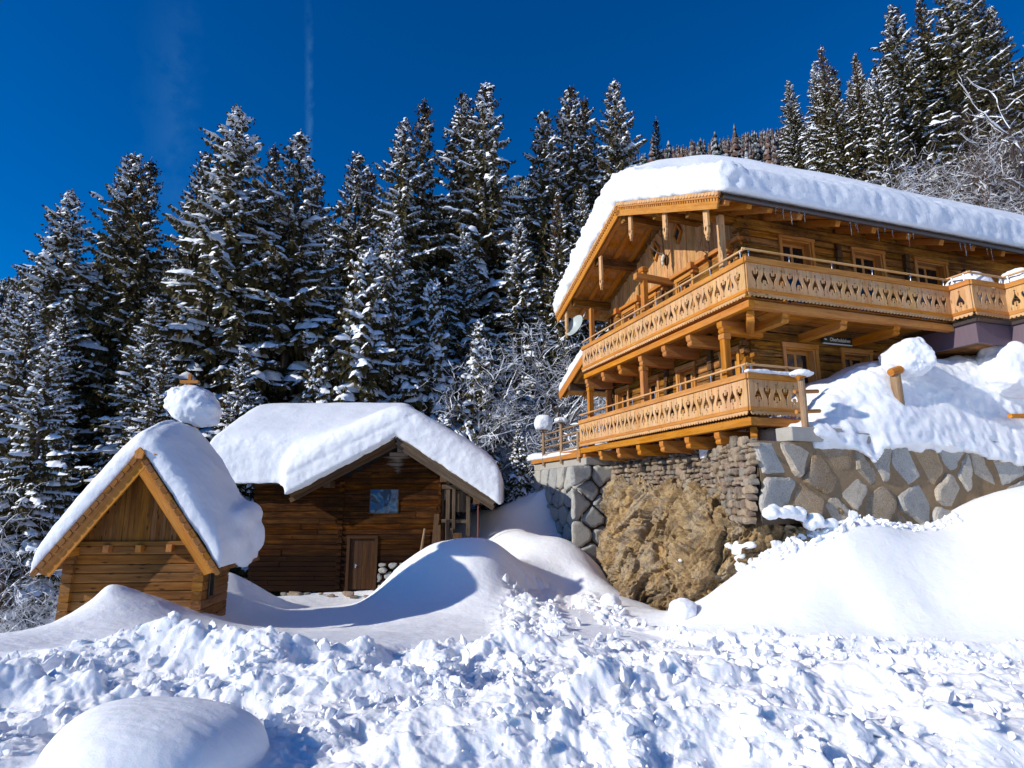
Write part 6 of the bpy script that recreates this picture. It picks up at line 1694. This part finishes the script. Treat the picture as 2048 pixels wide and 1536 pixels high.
# ---- bare broadleaf trees carrying snow
def bare_tree_meshes(seed, H=10.0, spread=.55, levels=5, snow=1.0, twig=1.0, trunk=.16, col=None, fine=.8, coarse=1.0, mid=.8):
    r = np.random.default_rng(seed); wv, sn = Acc(), Acc(); up = np.array([0, 0, 1.0])
    def tube(P, R, n=5):
        P = np.asarray(P); d = np.gradient(P, axis=0); d /= np.linalg.norm(d, axis=1)[:, None]
        a = np.cross(d, [.3, .5, .81]); a /= np.maximum(np.linalg.norm(a, axis=1), 1e-3)[:, None]; b = np.cross(d, a)
        V = np.stack([P + R[:, None] * (a * cos(2 * pi * k / n) + b * sin(2 * pi * k / n)) for k in range(n)], 1).reshape(-1, 3)
        F = [(i * n + k, i * n + (k + 1) % n, (i + 1) * n + (k + 1) % n, (i + 1) * n + k) for i in range(len(P) - 1) for k in range(n)]
        wv.quads(V, F)
    def snowy(P, R, w):
        d = np.gradient(P, axis=0); d /= np.linalg.norm(d, axis=1)[:, None]
        s = np.cross(d, up); L = np.linalg.norm(s, axis=1)
        s = s / np.maximum(L, 1e-3)[:, None]; n = len(P)
        W = (R * .75 + w) * np.sin(np.linspace(.35, pi - .3, n)) ** .5 * (1 + .35 * r.normal(size=n)).clip(.45, 1.9) * np.clip(L * 1.5, .25, 1)
        up2 = np.cross(s, d); up2 = up2 * np.sign(up2[:, 2:3] + 1e-6)
        V = np.stack([P + up2 * (R * .55)[:, None] + s * (W * a)[:, None] + up2 * (W * b)[:, None] for a, b in ((-1, -.2), (-.6, .75), (.6, .75), (1, -.2))], 1).reshape(-1, 3)
        F = [(i * 4 + k, i * 4 + k + 1, i * 4 + 5 + k, i * 4 + 4 + k) for i in range(n - 1) for k in range(3)]
        sn.quads(V, F)
    def grow(p, d, L, R, lev):
        n = max(3, int(L / .22)) if lev < 3 else 4
        P = [p]; dd = d.copy()
        for i in range(n - 1):
            dd = dd + r.normal(size=3) * (.13 + .04 * lev) + up * (.05 if lev < 2 else -.02); dd /= np.linalg.norm(dd); P.append(P[-1] + dd * L / (n - 1))
        P = np.array(P); Rr = np.linspace(R, R * .5, n)
        tube(P, Rr, 6 if lev < 2 else (4 if lev < 4 else 3))
        hor = np.linalg.norm(np.cross(dd, up))
        if snow and r.random() < (.92 if hor > .35 else .5) * min(1, snow + (.2 if lev < 3 else -.1)) * (coarse, coarse, coarse, mid * coarse, fine, fine)[lev]:
            snowy(P, Rr, (.030, .028, .022, .014, .008, .006)[lev] * snow)
        if lev >= levels: return
        nch = int(r.integers(3, 6)) if lev > 0 else int(r.integers(6, 9))
        nch = int(nch * (twig if lev >= 2 else 1) + r.random())
        for c in range(nch):
            q = r.uniform(.28, 1.0) if c else 1.0; i = min(n - 1, int(q * (n - 1)))
            sidev = np.cross(P[min(i + 1, n - 1)] - P[max(i - 1, 0)], r.normal(size=3)); sidev /= max(np.linalg.norm(sidev), 1e-3)
            nd = dd * (1 - spread * .6) + sidev * spread * r.uniform(.8, 1.3) + up * .12; nd /= np.linalg.norm(nd)
            grow(P[i], nd, L * r.uniform(.50, .74), Rr[i] * r.uniform(.45, .7), lev + 1)
    grow(np.array([0, 0, -.6]), np.array([0.05, 0, 1.0]), H * .46, trunk, 0)
    w_ = wv.obj('branches', [col or TWIG]); s_ = sn.obj('branch_snow', [TSNOW], smooth=True) if snow else None
    a, b = w_.data, s_.data if s_ else None
    bpy.data.objects.remove(w_)
    if s_: bpy.data.objects.remove(s_)
    return a, b
BARE = [bare_tree_meshes(21, 10, .6, 5, 1.4, .95, .18, None, .5), bare_tree_meshes(22, 10, .5, 5, .9, 1.0, .13, None, .5), bare_tree_meshes(23, 10, .62, 5, 1.8, 1.4, .26, None, .05, 1.0, .4)]
FROST = [bare_tree_meshes(31, 5, .75, 5, .9, 1.4, .05), bare_tree_meshes(32, 5, .7, 5, .7, 1.5, .045)]
BROWN = [bare_tree_meshes(41, 6, .62, 5, .8, 1.7, .05, LARCHT, .2, .25), bare_tree_meshes(42, 6, .58, 5, .6, 1.8, .045, LARCHT, .12, .15)]
def plant_bare(name, x, y, H, meshes, H0_, label, cat, group=None, zb=None, wid=1.0, rz=None):
    rt = empty(name, (x, y, (Hs(x, y) if zb is None else zb)), random.uniform(0, 6.28) if rz is None else rz); s = H / H0_; rt.scale = (s * wid, s * wid, s)
    for nm, me in zip(('branches', 'branch_snow'), meshes):
        if me is None: continue
        o = bpy.data.objects.new(nm, me); link(o); o.parent = rt
    return tag(rt, label, cat, group)
plant_bare('bare_tree', 29.3, 32.5, 17.5, BARE[2], 10, 'large bare broadleaf tree thickly coated in snow at the right edge', 'tree', wid=.85)
plant_bare('bare_tree', 2.2, 27.5, 10.5, BARE[0], 10, 'snowy bare tree with forked dark trunk left of the satellite dish', 'tree', wid=1.0)
plant_bare('bare_tree', -.9, 29.0, 11.0, BARE[0], 10, 'snow laden bare tree between the barn eave and the forked one', 'tree', wid=.9)
plant_bare('bare_tree', .6, 31.0, 12.0, BARE[1], 10, 'taller frosted bare tree behind the forked one', 'tree', wid=1.1)
plant_bare('bare_tree', 4.4, 30.0, 9.0, BARE[1], 10, 'bare frosted tree seen between the balcony posts', 'tree', wid=1.1)
plant_bare('bare_tree', -14.8, 17.6, 7.0, BARE[1], 10, 'thin frosted bare tree at the left picture edge', 'tree', wid=1.1)
r = np.random.default_rng(5)
for i in range(26):
    x = r.uniform(-6, 7.5); y = r.uniform(28.5, 35); plant_bare('frosted_shrub', x, y, r.uniform(4.0, 8.5), FROST[i % 2], 5, 'white frosted shrub in the thicket between barn and chalet', 'shrub', 'frosted shrubs between barn and chalet', wid=r.uniform(.9, 1.3))
for i in range(12):
    x = r.uniform(-19, -11); y = r.uniform(16.5, 24); plant_bare('frosted_shrub', x, y, r.uniform(2.5, 4.5), FROST[i % 2], 5, 'white frosted shrub below the spruces at the left edge', 'shrub', 'frosted shrubs at the left edge', wid=r.uniform(.9, 1.3))
for i in range(46):
    x = r.uniform(15, 38); y = r.uniform(30, 36) + .15 * (x - 20); plant_bare('brown_shrub', x, y, r.uniform(9, 14.5), BROWN[i % 2], 6, 'brown leafless shrub dusted with snow on the slope above the chalet roof', 'shrub', 'brown shrubs above the chalet roof', wid=r.uniform(.9, 1.25))
plant_bare('brown_shrub', 5.6, 34.0, 14.5, BROWN[1], 6, 'reddish leafless bush against the dark spruces left of the chalet roof', 'shrub', wid=.55)

# ---- the far wooded mountainside: thousands of trees that read as one mass
r = np.random.default_rng(8)
def far_tree(seed):
    q = np.random.default_rng(seed); V = []; F = []; n = 0
    for lv in range(15):
        z0 = .10 + .90 * lv / 15; rad = .17 * (1 - lv / 15.5); m = 8; ph = q.random() * 6
        ring = []
        for i in range(m):
            rr_ = rad * q.uniform(.8, 1.3) * (1 if i % 2 else .45); a = ph + 6.283 * i / m; ring.append((rr_ * cos(a), rr_ * sin(a), z0 - rad * q.uniform(.3, .7)))
        V += ring + [(0, 0, min(1.0, z0 + .085))]
        for i in range(m): F.append((n + i, n + (i + 1) % m, n + m, n + m))
        n += m + 1
    return np.array(V), np.array(F)
FP = [far_tree(i) for i in range(6)]
pts = []
for _ in range(60000):
    if len(pts) >= 5200: break
    y = 104 + 350 * r.random() ** 1.2; x = r.uniform(-1.1, 1.1) * y
    pts.append((x, y))
pts = np.array(pts); pz = H0(pts[:, 0], pts[:, 1])
Vv, Ff, Gg = [], [], []; off = 0
for i, (p, z) in enumerate(zip(pts, pz)):
    V, F = FP[i % 6]; H = r.uniform(13, 23); a = r.random() * 6.28; ca, sa = cos(a), sin(a); w = r.uniform(.8, 1.3)
    Q = np.stack([(V[:, 0] * ca - V[:, 1] * sa) * H * w + p[0], (V[:, 0] * sa + V[:, 1] * ca) * H * w + p[1], V[:, 2] * H + z - .8], 1)
    Vv.append(Q); Ff.append(F + off); Gg.append(np.tile([0, 0, float(r.random() < (.75 if p[0] > 10 else .12)) * r.uniform(.5, 1)], (len(V), 1))); off += len(V)
Ff = np.concatenate(Ff)[:, :3]
fw = mesh_obj('far_wood', np.concatenate(Vv), Ff, FARTREE, grain=np.concatenate(Gg))
tag(fw, 'distant wooded mountainside dusted with snow', 'forest', kind='stuff')
print('done', time.time() - T0)
